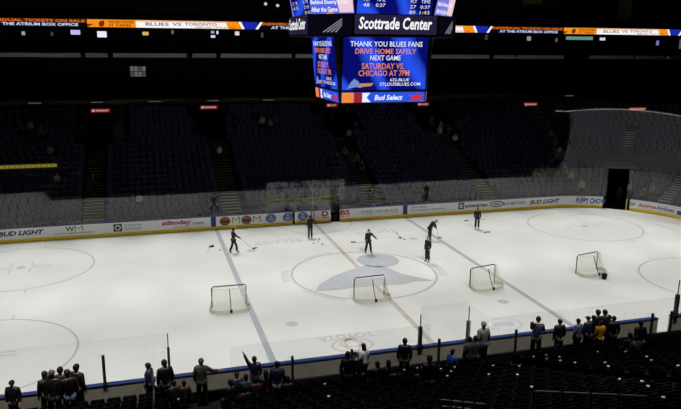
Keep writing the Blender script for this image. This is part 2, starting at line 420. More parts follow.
def br(u0, u1, z0, z1): a, b = s_for(u0), s_for(u1); return [(a, z0), (b, z0), (b, z1), (a, z1)]
NAVY = (.10, .14, .33)
ad([('BUD LIGHT', -2, 44, .50, .86)], NAVY, 'dark blue slanted beer advert at the left end of the far boards', .035, .3)
ad([('W', 65.5, 74.5, .56, .96)], (.22, .22, .16), 'dark green letter of a two letter advert'); ad([('M', 74.5, 83.5, .56, .96)], (.76, .64, .10), 'gold letter of a two letter advert', 0)
ad([('WASTE MANAGEMENT', 54, 95, .40, .49)], (.25, .35, .30), 'small green line under the two letter advert')
ad([br(113.5, 122, .34, .92)], (.12, .12, .13), 'black square advert emblem'); 
letters('advert_lettering', rb, ink((.85, .85, .84)), lambda x, z: tuple(far_pt(x, z, .016)), [bd(117.8, .63, .22), ], 'pale ring in the black square emblem')
letters('advert_lettering', rb, ink((.12, .12, .13)), lambda x, z: tuple(far_pt(x, z, .011)), [bd(117.8, .63, .12)])
ad([('Cochran', 124.5, 142, .70, .90), ('Systems', 124.5, 142, .40, .62)], (.68, .69, .71), 'pale grey two line advert')
ad([('stltoday', 162, 191, .48, .94)], (.72, .16, .13), 'red web address advert', .04); ad([('.com', 191.5, 204, .52, .70), br(172, 190, .37, .40)], (.66, .20, .17), 'small red end of the web address')
ad([br(211, 216, .24, 1.04)], (.20, .26, .55), 'blue upright line on the far boards')
for u in (225, 246.5):
    ad([bd(u, .62, .42, 24, .35)], (.58, .38, .22), 'brown round food picture'); 
    letters('advert_lettering', rb, ink((.24, .14, .08)), lambda x, z: tuple(far_pt(x, z, .016)), [br(u - 3.5, u + 3.5, .52, .66)])
    letters('advert_lettering', rb, ink((.62, .45, .2)), lambda x, z: tuple(far_pt(x, z, .016)), [br(u - 3.2, u + 3.2, .68, .73)])
for u in (236, 257): ad([('M', u - 4, u + 4, .42, .92)], (.74, .62, .24), 'gold arched letter advert', .0)
for u in (271, 288, 303):
    ad([bd(u, .64, .43, 24, .36)], (.36, .46, .66), 'blue round car badge')
    letters('advert_lettering', rb, ink((.80, .84, .89)), lambda x, z: tuple(far_pt(x, z, .016)), [('V', s_for(u - 1.7), s_for(u + 1.7), .66, .90), ('W', s_for(u - 2.7), s_for(u + 2.7), .38, .64)], None, .02)
ad([br(310.8, 312.2, .24, 1.04), br(313.4, 314.8, .24, 1.04)], (.74, .42, .32), 'two red upright lines at the middle of the far boards')
ad([('D', 322, 328.5, .52, .96)], (.74, .18, .20), 'red letter before the open gate', .04); ad([('BS', 340.5, 350, .52, .96)], (.74, .18, .20), 'red letters after the open gate', .04)
ad([('TIRE', 322, 329.3, .36, .45), ('AUTO', 341, 350, .36, .45)], (.35, .25, .25), 'small dark line under the red letters')
ad([('STIFEL NICOLAUS', 361, 398, .55, .80), br(361, 398, .42, .44)], (.62, .63, .65), 'grey capital letter advert')
ad([br(403, 407.5, .24, 1.04)], (.20, .26, .55), 'second blue upright line on the far boards')
ad([('Saint Louis', 411, 427, .74, .93), ('University Hospital', 411, 445, .44, .66)], (.60, .60, .68), 'grey mauve two line hospital advert')
ad([br(458.5, 464.3, .38, .96)], (.10, .42, .34), 'green square with a white letter')
letters('advert_lettering', rb, ink((.9, .92, .9)), lambda x, z: tuple(far_pt(x, z, .016)), [('e', s_for(459.5), s_for(463.3), .48, .86)])
ad([('enterprise', 465, 487.5, .42, .80)], (.20, .21, .22), 'black lower case advert', .03)
ad([bd(497, .66, .70, 24, .28)], (.35, .35, .36), 'grey oval car badge')
letters('advert_lettering', rb, ink((.88, .88, .87)), lambda x, z: tuple(far_pt(x, z, .016)), [bd(497, .66, .60, 24, .21)]); letters('advert_lettering', rb, ink((.3, .3, .3)), lambda x, z: tuple(far_pt(x, z, .011)), [('KIA', s_for(494.2), s_for(499.8), .56, .76)])
ad([('KIA MOTORS', 504, 525, .52, .78)], (.45, .45, .46), 'grey car maker advert'); ad([('BUD LIGHT', 530, 560, .42, .82)], NAVY, 'dark blue slanted beer advert near the right corner', .035, .3)
ad([('PURINA', 577, 585, .90, 1.0)], (.3, .25, .25)); ad([('PUPPY CHOW', 576, 605.6, .36, .86)], (.22, .36, .68), 'blue pet food advert beside the tunnel', .04)
ad([br(625.8, 627.3, .0, 1.04)], (.72, .68, .38), 'pale yellow gate edge')
ad([('.com', 629, 635, .46, .78)], (.30, .31, .36), 'dark end of a web address'); ad([('American', 638.5, 656, .46, .80)], (.70, .24, .25), 'red half of the airline advert'); ad([('Airlines', 656.5, 674, .44, .78)], (.34, .38, .58), 'blue half of the airline advert')
ad([br(677, 690, .34, .7)], (.22, .36, .62), 'blue patch at the right edge')
bm = B(); a, b = GAPS[1]; box(bm, (a, HY + .05, 0), (a + .06, HY + .8, 1.04)); tag(done('bench_gate', bm, M['gate']), 'dark half open gate between the blue round badges', 'gate')

# ---------------------------------------------------------------- glass panes
def panes(pts, z0, z1, label, group, w=1.5):
    """panes along the polyline pts, one object each"""
    for a, b in zip(pts, pts[1:]):
        a, b = Vector((*a, 0)), Vector((*b, 0)); L = (b - a).length; n = max(1, round(L / w)); t = (b - a) / L; nn = Vector((-t.y, t.x, 0)) * .006
        for k in range(n):
            p, q = a + t * (L * k / n + .006), a + t * (L * (k + 1) / n - .006); bm = B()
            prism(bm, [((p + nn).x, (p + nn).y), ((q + nn).x, (q + nn).y), ((q - nn).x, (q - nn).y), ((p - nn).x, (p - nn).y)], z0, z1)
            tag(done('rink_shield', bm, M['glass']), label, 'rink glass', group)
yf = HY + .13
xl = -19.8; panes([(-30, yf - 2.2), (-26, yf - .9), (-21.95, yf), (xl, yf)], 1.1, 3.6, 'tall clear pane at the left end above the far boards', 'tall far left panes')
ga, gb = GAPS[0]
panes([(xl, yf), (ga, yf)], 1.1, 2.95, 'clear pane standing on the left half of the far boards', 'far left glass panes')
panes([(gb, yf), (19.9, yf)], 1.1, 2.95, 'clear pane standing on the right half of the far boards', 'far right glass panes')
panes([(19.9, yf), (21.95, yf)] + [tuple(far_pt(s, 0, .13)[:2]) for s in [21.95 + (TU0 - 21.95) * k / 4 for k in range(1, 5)]], 1.1, 3.6, 'tall clear pane between the far boards and the corner tunnel', 'tall panes left of tunnel')
panes([tuple(far_pt(TU1 + (cxs + 4 - TU1) * k / 8, 0, .13)[:2]) for k in range(9)], 1.1, 3.6, 'tall clear pane on the end boards right of the tunnel', 'tall panes right of tunnel')
yn = -HY - .15
panes([(-24, yn + .4), (-21.95, yn), (-12.55, yn)], 1.1, 2.95, 'clear pane on the near boards at the lower left', 'near left glass panes', 2.35)
panes([(-12.55, yn), (-12.55, yn - 1.85)], 1.1, 2.95, 'clear end pane turned in at the left walkway', 'end panes', 2)
panes([(-10.3, -15.02), (-2.1, -15.02)], 1.25, 2.95, 'clear pane behind the left players bench', 'left bench glass panes', 2.0)
panes([(-2.0, -15.02), (-1.7, yn)], 1.1, 2.95, 'clear pane turned in beside the thick middle post', 'end panes middle', 2)
panes([(-1.68, yn), (.55, yn)], 1.1, 2.95, 'clear pane between the two players benches', 'middle glass panes', 2.3)
panes([(.57, yn), (.6, -15.02)], 1.1, 2.95, 'clear pane turned in at the right bench', 'end panes right', 2)
panes([(.7, -15.02), (11.9, -15.02)], 1.25, 2.95, 'clear pane behind the right players bench', 'right bench glass panes', 2.0)
panes([(12.0, yn), (21.95, yn), (24.2, yn + .5)], 1.1, 2.95, 'clear pane on the near boards at the lower right', 'near right glass panes', 2.2)
bm = B(); box(bm, (-12.55, -15.08, -.13), (12, -14.96, 1.25)); struct(done('bench_wall', bm, M['gate']))
# stanchions
def post(x, y, z0, z1, r, label, m='stanchion', thin=None):
    t = thing('glass_stanchion', label, 'post', (x, y, z0)); bm = B(); box(bm, (-r, -r, 0), (r, r, z1 - z0)); done('post_sleeve', bm, M[m], t)
    bm = B(); box(bm, (-r * 1.6, -r * 1.6, 0), (r * 1.6, r * 1.6, .04)); done('foot_plate', bm, M[m], t)
    if thin: bm = B(); box(bm, (-.018, -.018, z1 - z0), (.018, .018, thin - z0)); done('post_tip', bm, M[m], t)
post(-14.95, yn - .06, 1.10, 2.32, .055, 'thick dark post on the near boards beside the left seat rows')
post(-12.5, yn - .04, 1.10, 2.35, .05, 'dark post at the left walkway behind the man in black', thin=2.95)
post(-1.72, yn - .05, 1.10, 2.02, .075, 'thick dark post on the near boards at the red line', thin=2.6)
post(.62, yn - .05, 1.10, 2.05, .07, 'thick grey post where the right bench begins', thin=2.75)
post(12.0, yn - .05, 1.10, 2.2, .08, 'thick dark post on the near boards at the far right', thin=2.95)
for u, nm in ((292, 'behind the left bench near the waving fan'), (351, 'behind the left bench above the dark group'), (438, 'at the right end of the left bench glass'), (514.7, 'behind the right bench beside the grey haired man'), (650.5, 'behind the right bench near the open gate'), (669.5, 'behind the right bench at its far end')):
    post(x_for(u, -15.02, 1.8), -15.1, 1.09, 2.3, .045, 'slim dark glass post ' + nm)
post(x_for(312.5, 13.3, 2.4), 13.3, 0, 3.5, .03, 'thin pale pole behind the far boards at the red line', 'steel')
# penalty box
pb = thing('penalty_box', 'white walled penalty box with a yellow sign strip behind the far boards', 'penalty box', (-.6, 14.5, 0))
x0, x1 = x_for(266.5, 14.5, 1.5) + .6, x_for(337, 14.5, 1.5) + .6
bm = B(); box(bm, (x0, 0, -.13), (x1, .08, 1.42)); done('back_wall', bm, M['boards'], pb)
bm = B(); box(bm, (x0, -.03, 1.42), (x1, .1, 1.80)); sg = done('sign_strip', bm, ink((.74, .70, .14)), pb)
bm = B()
for k in range(26):
    if k in (5, 6, 13, 14, 20): continue
    xx = x0 + .35 + (x1 - x0 - .7) * k / 26; box(bm, (xx, -.045, 1.52), (xx + .15 + .03 * (k % 3), -.03, 1.7))
done('sign_lettering', bm, ink((.33, .32, .10)), sg)
for xx in (x_for(286, 14.2, 1) + .6, x_for(316, 14.2, 1) + .6, x1):
    bm = B(); box(bm, (xx - .03, -1.2, -.13), (xx + .03, -.03, 1.1)); done('divider', bm, M['gate'], pb)
bm = B(); box(bm, (x0 + .1, -.55, .3), (x1 - .1, -.15, .48)); done('bench_seat', bm, M['seat'], pb)
panes([(x_for(266.5, 14.5, 1.5), 14.62), (x_for(345, 14.5, 1.5), 14.62)], 1.15, 3.2, 'clear pane behind the far penalty box', 'penalty box rear panes', 2)

# safety netting round the right end
bm = B(); tops = []; n = 18; s0 = s_for(560)
for k in range(n + 1):
    s = s0 + (cxs + 6 - s0) * k / n; a = far_pt(s, 3.62, .2); b = far_pt(s, 8.6 + .25 * math.sin(k * .35), .2); tops.append(b)
grid = [[Vector(far_pt(s0 + (cxs + 6 - s0) * k / n + (.32 * math.sin(PI * r / 8) + .3 * r / 8 if k == 0 else 0), 3.62 + (tops[k].z - 3.62) * r / 8, .2)) for r in range(9)] for k in range(n + 1)]
vg = [[bm.verts.new(p) for p in col] for col in grid]
for k in range(n):
    for r in range(8): bm.faces.new((vg[k][r], vg[k + 1][r], vg[k + 1][r + 1], vg[k][r + 1]))
sn = thing('safety_netting', 'grey see through netting hanging above the glass round the right end', 'netting', tuple(grid[0][0]))
o = done('net_sheet', bm, M['safety'], sn); o.location = -grid[0][0]
bm = B(); ex = [Vector((x_for(556, 13.1, 8.6), 13.15, 8.66))] + tops; tube(bm, [p - grid[0][0] for p in ex], .03, 6); done('top_cable', bm, M['cup'], sn)
bm = B(); tube(bm, [p - grid[0][0] for p in grid[0]], .011, 6); done('edge_rope', bm, M['steel'], sn)

# ================================================================ GOAL NETS
def goal_net(cx, cy, rz, label):
    t = thing('hockey_net', label, 'hockey net', (cx, cy, 0), rz, 'hockey nets on the ice')   # opening faces +y
    W, H, D = .93, 1.22, 1.05; r = .032
    bm = B(); tube(bm, [(-W, 0, 0), (-W, 0, H - .06), (-W + .06, 0, H), (W - .06, 0, H), (W, 0, H - .06), (W, 0, 0)], r, 10); done('front_frame', bm, M['frame_red'], t, True)
    base = [(-W, 0)] + [(-W - .16 * math.sin(PI * k / 12) * 1.0 + 0, -D * .62 * k / 12) for k in range(1, 12)]
    half = [(-W, 0), (-W - .12, -.2), (-W - .17, -.45), (-W - .10, -.72), (-W + .14, -.93), (-W + .5, -1.03)]
    curve = half + [(-x, y) for x, y in reversed(half)]
    bm = B(); tube(bm, [(x, y, .04) for x, y in curve], .03, 8); done('base_frame', bm, M['skirt'], t, True)
    top = [(-W + .03, 0), (-W + .08, -.3), (-W + .3, -.48), (W - .3, -.48), (W - .08, -.3), (W - .03, 0)]
    bm = B(); tube(bm, [(x, y, H - .02) for x, y in top], .02, 8); done('top_frame', bm, M['skirt'], t, True)
    bm = B(); tube(bm, [(0, -.48, H - .02), (0, -.62, H - .35), (0, -1.03, .05)], .022, 8); done('center_post', bm, M['stanchion'], t, True)
    # netting between top frame and base frame, plus cords
    def samp(pl, n):
        ls = [0]
        for a, b in zip(pl, pl[1:]): ls.append(ls[-1] + math.hypot(b[0] - a[0], b[1] - a[1]))
        out = []
        for k in range(n + 1):
            s = ls[-1] * k / n; j = 0
            while j < len(ls) - 2 and ls[j + 1] < s: j += 1
            f = (s - ls[j]) / (ls[j + 1] - ls[j]); out.append((pl[j][0] + (pl[j + 1][0] - pl[j][0]) * f, pl[j][1] + (pl[j + 1][1] - pl[j][1]) * f))
        return out
    n, m = 28, 10; tp, bs = samp(top, n), samp(curve, n); bm = B(); cb = B()
    g = [[Vector((tp[k][0] * (1 - f) + bs[k][0] * f, tp[k][1] * (1 - f) + bs[k][1] * f - .06 * math.sin(PI * f) * -1, (H - .02) * (1 - f) + .05 * f)) for f in [q / m for q in range(m + 1)]] for k in range(n + 1)]
    vv = [[bm.verts.new(p) for p in col] for col in g]
    for k in range(n):
        for q in range(m): bm.faces.new((vv[k][q], vv[k + 1][q], vv[k + 1][q + 1], vv[k][q + 1]))
    f = bm.faces.new([vv[k][0] for k in range(n + 1)])
    done('netting', bm, M['sheetnet'], t)
    for k in range(0, n + 1, 2): tube(cb, g[k], .006, 4)
    for q in range(1, m): tube(cb, [g[k][q] for k in range(n + 1)], .006, 4)
    done('net_cord', cb, M['netwhite'], t)
    bm = B()
    for k in range(len(curve) - 1):
        (xa, ya), (xb, yb) = curve[k], curve[k + 1]; quad(bm, ((xa, ya - .035, .005), (xb, yb - .035, .005), (xb, yb - .02, .21), (xa, ya - .02, .21)))
    done('base_skirt', bm, M['skirt'], t)
    bm = B(); box(bm, (-.07, -1.09, .05), (.07, -1.02, .22)); done('base_badge', bm, M['black'], t)
    return t
NETS = [(-8.93, -3.45, -.02, 'leftmost hockey net, standing beside the left blue line'), (-.98, -3.95, .05, 'hockey net standing on the center emblem beside the red line'), (6.22, -3.95, .20, 'hockey net standing beside the right blue line'), (13.98, -3.30, .22, 'rightmost hockey net, with a black bucket beside it')]
for a in NETS: goal_net(*a)
a = atz(604, 279); t = thing('equipment_bucket', 'small black bucket on the ice beside the rightmost net', 'bucket', (a.x, a.y, 0), .3); t.scale = (.8, .8, .75)
bm = B(); lathe(bm, [(.17, 0), (.22, .40), (.235, .40), (.235, .43), (.205, .43), (.16, .06)], 16); done('bucket_body', bm, M['black'], t)
bm = B(); tube(bm, [(.225 * math.cos(PI * k / 10), 0, .41 + .16 * math.sin(PI * k / 10)) for k in range(11)], .008, 6); done('handle', bm, M['stanchion'], t)

# sticks and pucks
def stick(p_top, p_blade, label, bdir=(1, 0)):
    a, b = Vector(p_top), Vector(p_blade); t = thing('hockey_stick', label, 'hockey stick', tuple(b)); bm = B(); tube(bm, [a - b, (0, 0, 0)], .016, 6); done('shaft', bm, M['wood'], t)
    d = Vector((bdir[0], bdir[1], 0)).normalized(); bm = B(); n = Vector((-d.y, d.x, 0)) * .012
    m = Matrix(((d.x, -d.y, 0, 0), (d.y, d.x, 0, 0), (0, 0, 1, 0), (0, 0, 0, 1))); box(bm, (0, -.014, -.015), (.18, .014, .06), 0, m); box(bm, (.18, -.012, -.005), (.32, .03, .065), 0, m); done('blade', bm, M['black'], t)
puck0 = None
for k, (u, v, lab) in enumerate(((220.2, 250.4, 'black puck beside the left blue line'), (313.5, 243.4, 'puck at the feet of the man by the red line'), (322.5, 244.5, 'puck right of the man by the red line'), (399.5, 238, 'puck on the ice near the right far dot'), (404.5, 239.5, 'puck beside the loose stick on the pink lettering'), (485, 233, 'puck on the ice below the rightmost worker'))):
    a = atz(u, v); bm = B(); lathe(bm, [(.055, 0), (.065, .006), (.065, .045), (.055, .05)], 14); o = tag(done('puck', bm, M['black'], None), lab, 'puck'); o.location = (a.x, a.y, .001)
for (u, v, u2, v2, lab) in ((206.5, 252, 211.5, 246.5, 'loose stick lying on the ice left of the blue line'), (317, 243.5, 319, 240, 'loose stick lying on the ice at the red line'), (395, 231, 400.5, 237.5, 'loose stick lying on the pink ice lettering'), (480, 232, 486, 232.2, 'loose stick lying on the ice by the rightmost worker')):
    a, b = atz(u, v, .03), atz(u2, v2, .03); stick(tuple(a), tuple(b), lab, (b - a)[:2])
bm = B(); a = atz(211.5, 247); 
box(bm, (-.12, -.08, 0), (.15, .08, .09)); box(bm, (-.19, -.06, 0), (-.12, .06, .05)); tube(bm, [(.1, .06, .04), (.2, .11, .035)], .03, 8); o = tag(done('hockey_glove', bm, M['black']), 'black glove lying on the ice left of the blue line', 'glove'); o.location = (a.x, a.y, 0)

# ================================================================ PEOPLE
_pm = {}
def skin(name, verts, edges, roots, m, lvl=1):
    """verts: [(co, (rx, ry))] grown by a Skin modifier into one surface"""
    me = bpy.data.meshes.new('tmp'); me.from_pydata([v[0] for v in verts], edges, []); o = bpy.data.objects.new('tmp', me); C.objects.link(o)
    sk = o.modifiers.new('s', 'SKIN'); sk.use_smooth_shade = True
    for i, v in enumerate(verts):
        d = me.skin_vertices[0].data[i]; d.radius = v[1]; d.use_root = i in roots
    if lvl: ss = o.modifiers.new('u', 'SUBSURF'); ss.levels = lvl; ss.render_levels = lvl
    dg = bpy.context.evaluated_depsgraph_get(); out = bpy.data.meshes.new_from_object(o.evaluated_get(dg)); out.name = name
    out.materials.clear(); out.materials.append(m); out.shade_smooth()
    bpy.data.objects.remove(o); bpy.data.meshes.remove(me); return out
BASE = dict(pelvis=(0, 0, .95), spine=(0, 0, 1.15), chest=(0, 0, 1.34), nb=(0, 0, 1.475), neck=(0, .012, 1.53), head=(0, .03, 1.625), top=(0, .015, 1.705),
            shL=(-.185, 0, 1.42), elL=(-.235, -.03, 1.15), wrL=(-.22, .07, .92), shR=(.185, 0, 1.42), elR=(.235, -.03, 1.15), wrR=(.22, .07, .92),
            hiL=(-.095, 0, .90), knL=(-.11, .02, .50), anL=(-.115, -.03, .09), hiR=(.095, 0, .90), knR=(.11, .02, .50), anR=(.115, -.03, .09))
SIT = dict(pelvis=(0, 0, .56), spine=(0, -.01, .76), chest=(0, .02, .95), nb=(0, .02, 1.085), neck=(0, .03, 1.14), head=(0, .05, 1.235), top=(0, .035, 1.315), shL=(-.185, .02, 1.03), shR=(.185, .02, 1.03), elL=(-.23, .05, .78), elR=(.23, .05, .78), wrL=(-.12, .27, .66), wrR=(.12, .27, .66),
           hiL=(-.095, .03, .54), hiR=(.095, .03, .54), knL=(-.12, .42, .50), knR=(.12, .42, .50), anL=(-.12, .40, .09), anR=(.12, .40, .09))
POSES = {'stand': {}, 'crossed': dict(elL=(-.25, .03, 1.17), wrL=(.02, .2, 1.16), elR=(.25, .03, 1.17), wrR=(-.02, .22, 1.12)),
         'lean': dict(chest=(0, .10, 1.30), nb=(0, .16, 1.42), neck=(0, .19, 1.47), head=(0, .24, 1.55), top=(0, .24, 1.63), shL=(-.185, .13, 1.38), shR=(.185, .13, 1.38), elL=(-.22, .22, 1.15), wrL=(-.12, .42, 1.18), elR=(.22, .22, 1.15), wrR=(.12, .42, 1.18)),
         'wave': dict(elL=(-.30, .02, 1.66), wrL=(-.40, .04, 1.92)), 'armout': dict(elR=(.36, .10, 1.22), wrR=(.60, .16, 1.20)), 'phone': dict(elL=(-.22, .18, 1.25), wrL=(-.06, .26, 1.55)),
         'stickR': dict(elR=(.26, .15, 1.2), wrR=(.20, .42, 1.02), elL=(-.2, .14, 1.17), wrL=(.02, .40, 1.08), knR=(.12, .16, .52), anR=(.13, .20, .10), knL=(-.1, -.06, .5), anL=(-.1, -.26, .10)),
         'skate': dict(elL=(-.40, -.02, 1.20), wrL=(-.60, .02, 1.02), elR=(.22, .04, 1.16), wrR=(.30, .16, .98), anL=(-.20, .02, .09), knL=(-.15, .03, .5), anR=(.16, -.16, .12), knR=(.15, 0, .52)),
         'bend': dict(spine=(0, .10, 1.12), chest=(0, .25, 1.26), nb=(0, .35, 1.33), neck=(0, .39, 1.36), head=(0, .47, 1.40), top=(0, .52, 1.45), shL=(-.185, .30, 1.32), shR=(.185, .30, 1.32), elL=(-.22, .36, 1.05), wrL=(-.1, .5, .88), elR=(.22, .36, 1.05), wrR=(.1, .5, .88)),
         'sit': SIT}
def pose_meshes(pose):
    if pose in _pm: return _pm[pose]
    J = {k: Vector(v) for k, v in {**BASE, **POSES[pose]}.items()}
    names = ['pelvis', 'spine', 'chest', 'nb', 'neck', 'head', 'top', 'shL', 'elL', 'wrL', 'paL', 'shR', 'elR', 'wrR', 'paR', 'hiL', 'knL', 'anL', 'toL', 'hiR', 'knR', 'anR', 'toR']
    for s in 'LR':
        d = (J['wr' + s] - J['el' + s]).normalized(); J['pa' + s] = J['wr' + s] + d * .075; J['to' + s] = J['an' + s] + Vector((.02 * (1 if s == 'R' else -1), .17, -.05))
    R = dict(pelvis=(.15, .115), spine=(.14, .105), chest=(.165, .115), nb=(.08, .07), neck=(.056, .056), head=(.080, .098), top=(.062, .074), sh=(.07, .07), el=(.046, .046), wr=(.03, .034), pa=(.022, .042), hi=(.10, .10), kn=(.062, .062), an=(.042, .042), to=(.04, .035))
    rad = lambda n: R.get(n) or R[n[:2]]
    E = [('pelvis', 'spine'), ('spine', 'chest'), ('chest', 'nb'), ('nb', 'neck'), ('neck', 'head'), ('head', 'top')]
    for s in 'LR': E += [('chest', 'sh' + s), ('sh' + s, 'el' + s), ('el' + s, 'wr' + s), ('wr' + s, 'pa' + s), ('pelvis', 'hi' + s), ('hi' + s, 'kn' + s), ('kn' + s, 'an' + s), ('an' + s, 'to' + s)]
    V = [(J[n], rad(n)) for n in names]; ix = {n: i for i, n in enumerate(names)}; ed = [(ix[a], ix[b]) for a, b in E]; roots = {0}
    for s in 'LR':                                      # five fingers, unequal, slightly curled; thumb leaves the side of the palm
        d = (J['pa' + s] - J['wr' + s]).normalized(); side = d.cross(Vector((1, 0, 0)) if abs(d.x) < .9 else Vector((0, 1, 0))).normalized(); cu = d.cross(side)
        for f, L in enumerate((.062, .075, .070, .055)):
            o = J['pa' + s] + side * (.027 - .018 * f); b0 = len(V); V += [(o, (.009, .009)), (o + d * L * .6, (.0085, .0085)), (o + d * L + cu * .02, (.0075, .0075))]; ed += [(b0, b0 + 1), (b0 + 1, b0 + 2)]; roots.add(b0)
        o = J['wr' + s] + d * .03 + side * .02; b0 = len(V); V += [(o, (.011, .011)), (o + side * .04 + d * .03, (.010, .010)), (o + side * .05 + d * .065, (.008, .008))]; ed += [(b0, b0 + 1), (b0 + 1, b0 + 2)]; roots.add(b0)
    body = skin('body', V, ed, roots, M['skin'])
    # face: nose, ears, eyes, mouth joined to the body mesh
    h = J['head']; up = (J['top'] - J['neck']).normalized(); rt = Vector((1, 0, 0)); fw = up.cross(rt) * 1.0
    fw = Vector((0, 1, 0)) - up * up.y; fw.normalize()
    bm = B(); bm.from_mesh(body)
    def blob(c, r, mi, sc=(1, 1, 1)):
        g = bmesh.ops.create_icosphere(bm, subdivisions=1, radius=1, matrix=Matrix.Translation(c) @ Matrix.Diagonal((r * sc[0], r * sc[1], r * sc[2], 1)))
        for f in {f for v in g['verts'] for f in v.link_faces}: f.material_index = mi
    blob(h + fw * .098 - up * .005, .014, 0, (1, 1.3, 1.6))
    for s in (-1, 1): blob(h + fw * .085 + rt * s * .032 + up * .022, .011, 1); blob(h + rt * s * .082 - fw * .005, .02, 0, (.5, 1, 1.5))
    blob(h + fw * .082 - up * .045, .018, 1, (1.3, .6, .35))
    bm.to_mesh(body); bm.free(); body.materials.append(M['eye'])
    def cloth(name, nodes, edges, grow, radmul=1.1):
        vs = [(J[n] if n in J else n, tuple(q * radmul + grow for q in rad(n))) for n in nodes]; i2 = {n: i for i, n in enumerate(nodes)}
        return skin(name, vs, [(i2[a], i2[b]) for a, b in edges], {0}, M['black'])
    J['hem'] = J['pelvis'] + (J['pelvis'] - J['spine']).normalized() * .11; R['hem'] = (.165, .135)
    for s in 'LR': J['cu' + s] = J['wr' + s] - (J['wr' + s] - J['el' + s]).normalized() * .02; R['cu'] = (.036, .038); J['an2' + s] = J['an' + s] + Vector((0, 0, .015)); 
    R['an'] = (.055, .055)
    jacket = cloth('jacket', ['chest', 'spine', 'pelvis', 'hem', 'nb', 'shL', 'elL', 'cuL', 'shR', 'elR', 'cuR'], [('chest', 'spine'), ('spine', 'pelvis'), ('pelvis', 'hem'), ('chest', 'nb'), ('chest', 'shL'), ('shL', 'elL'), ('elL', 'cuL'), ('chest', 'shR'), ('shR', 'elR'), ('elR', 'cuR')], .014)
    R['kn'] = (.085, .085); R['an'] = (.072, .072)
    trous = cloth('trousers', ['pelvis', 'hiL', 'knL', 'anL', 'hiR', 'knR', 'anR'], [('pelvis', 'hiL'), ('hiL', 'knL'), ('knL', 'anL'), ('pelvis', 'hiR'), ('hiR', 'knR'), ('knR', 'anR')], .006, 1.0)
    def hairm(name, long):
        bm = B(); g = bmesh.ops.create_uvsphere(bm, u_segments=14, v_segments=10, radius=1)
        mtx = Matrix.Translation(h + up * .022 - fw * .012) @ up.to_track_quat('Z', 'Y').to_matrix().to_4x4() @ Matrix.Diagonal((.094, .112, .112, 1)); bmesh.ops.transform(bm, matrix=mtx, verts=bm.verts[:])
        dl = [v for v in bm.verts if (v.co - h).dot(fw) > .035 and (v.co - h).dot(up) < .055 or (v.co - h).dot(up) < (-.06 if not long else -.09)]
        bmesh.ops.delete(bm, geom=dl, context='VERTS')
        if long:
            for v in bm.verts:
                q = v.co - h
                if q.dot(up) < .02 and q.dot(fw) < .03: v.co = v.co - up * (.20 * (.02 - q.dot(up)) / .1) - fw * .02
        me = bpy.data.meshes.new(name); bm.to_mesh(me); bm.free(); me.materials.append(M['eye']); me.shade_smooth(); return me
    def capm():
        bm = B(); bmesh.ops.create_uvsphere(bm, u_segments=14, v_segments=10, radius=1, matrix=Matrix.Translation(h + up * .04 - fw * .005) @ up.to_track_quat('Z', 'Y').to_matrix().to_4x4() @ Matrix.Diagonal((.098, .116, .092, 1)))
        bmesh.ops.delete(bm, geom=[v for v in bm.verts if (v.co - h).dot(up) < .03], context='VERTS'); c = h + up * .042
        pts = [c + fw * .09 - rt * .075, c + fw * .15 - rt * .06, c + fw * .185, c + fw * .15 + rt * .06, c + fw * .09 + rt * .075]
        a = [bm.verts.new(p) for p in pts]; b = [bm.verts.new(p + up * .012) for p in pts]; bm.faces.new(a); bm.faces.new(b)
        for k in range(5): bm.faces.new((a[k], a[(k + 1) % 5], b[(k + 1) % 5], b[k]))
        me = bpy.data.meshes.new('cap'); bm.to_mesh(me); bm.free(); me.materials.append(M['eye']); return me
    shoes = []
    for s in 'LR':
        a = J['an' + s]; shoes.append(skin('shoe', [(a + Vector((0, -.04, -.045)), (.05, .045)), (a + Vector((0, .05, -.048)), (.052, .042)), (J['to' + s] + Vector((0, .02, 0)), (.046, .036))], [(0, 1), (1, 2)], {0}, M['black']))
    _pm[pose] = dict(body=body, jacket=jacket, trousers=trous, hair=hairm('hair', False), long=hairm('hair', True), cap=capm(), shoes=shoes, wr=(J['paL'], J['paR'])); return _pm[pose]
POSE = {}
def om(o, m):
    o.material_slots[0].link = 'OBJECT'; o.material_slots[0].material = m
DK = (.10, .10, .11)
def person(label, loc, rz, pose='stand', top=DK, legs=(.09, .09, .11), hair=(.12, .09, .07), head='hair', shoes=(.08, .08, .08), tone='skin', scale=1., group=None):
    Q = pose_meshes(pose); t = thing('person', label, 'person', loc, rz, group); t.scale = (scale,) * 3; POSE[t.name] = pose
    b = link('body', Q['body'], t); om(b, M[tone]); om(link('jacket', Q['jacket'], t), ink(top)); om(link('trousers', Q['trousers'], t), ink(legs))
    om(link('cap' if head == 'cap' else 'hair', Q[head], t), ink(hair))
    for s in Q['shoes']: om(link('shoe', s, t), ink(shoes))
    return t
def hand(t, pose, side):
    q = _pm[pose]['wr'][side]; return Vector(t.location) + Matrix.Rotation(t.rotation_euler.z, 3, 'Z') @ (q * t.scale[0])
# ice crew
def ground(u, v): p = atz(u, v); return (p.x, p.y, 0)
t = person('ice worker in black beside the left blue line, pushing a stick', ground(233.8, 252.5), -PI / 2 + .25, 'stickR', (.10, .11, .11)); p = atz(252.6, 248.8, .03); h = hand(t, 'stickR', 1); stick(h + (h - p) * .25, p, 'stick held by the worker beside the left blue line', (1, .3))
t = person('ice worker in dark clothes standing near the far boards on the red line', ground(310.3, 238), PI - .2, 'armout'); p = atz(318, 241.5, .03); t.rotation_euler.z = .15; 
t = person('ice worker in black facing the seats above the center emblem, arm held out', ground(368.3, 253.5), PI + .1, 'skate'); h = hand(t, 'skate', 1); p = aty(355.5, 242.5, h.y - .3); stick(h + (h - p) * .15, p, 'stick held out level by the worker above the emblem', (-1, .4))
person('pale capped ice worker in black standing side on, nearer of the right pair', ground(427.3, 261.5), PI / 2 + .4, 'stand', DK, hair=(.62, .58, .52), head='cap')
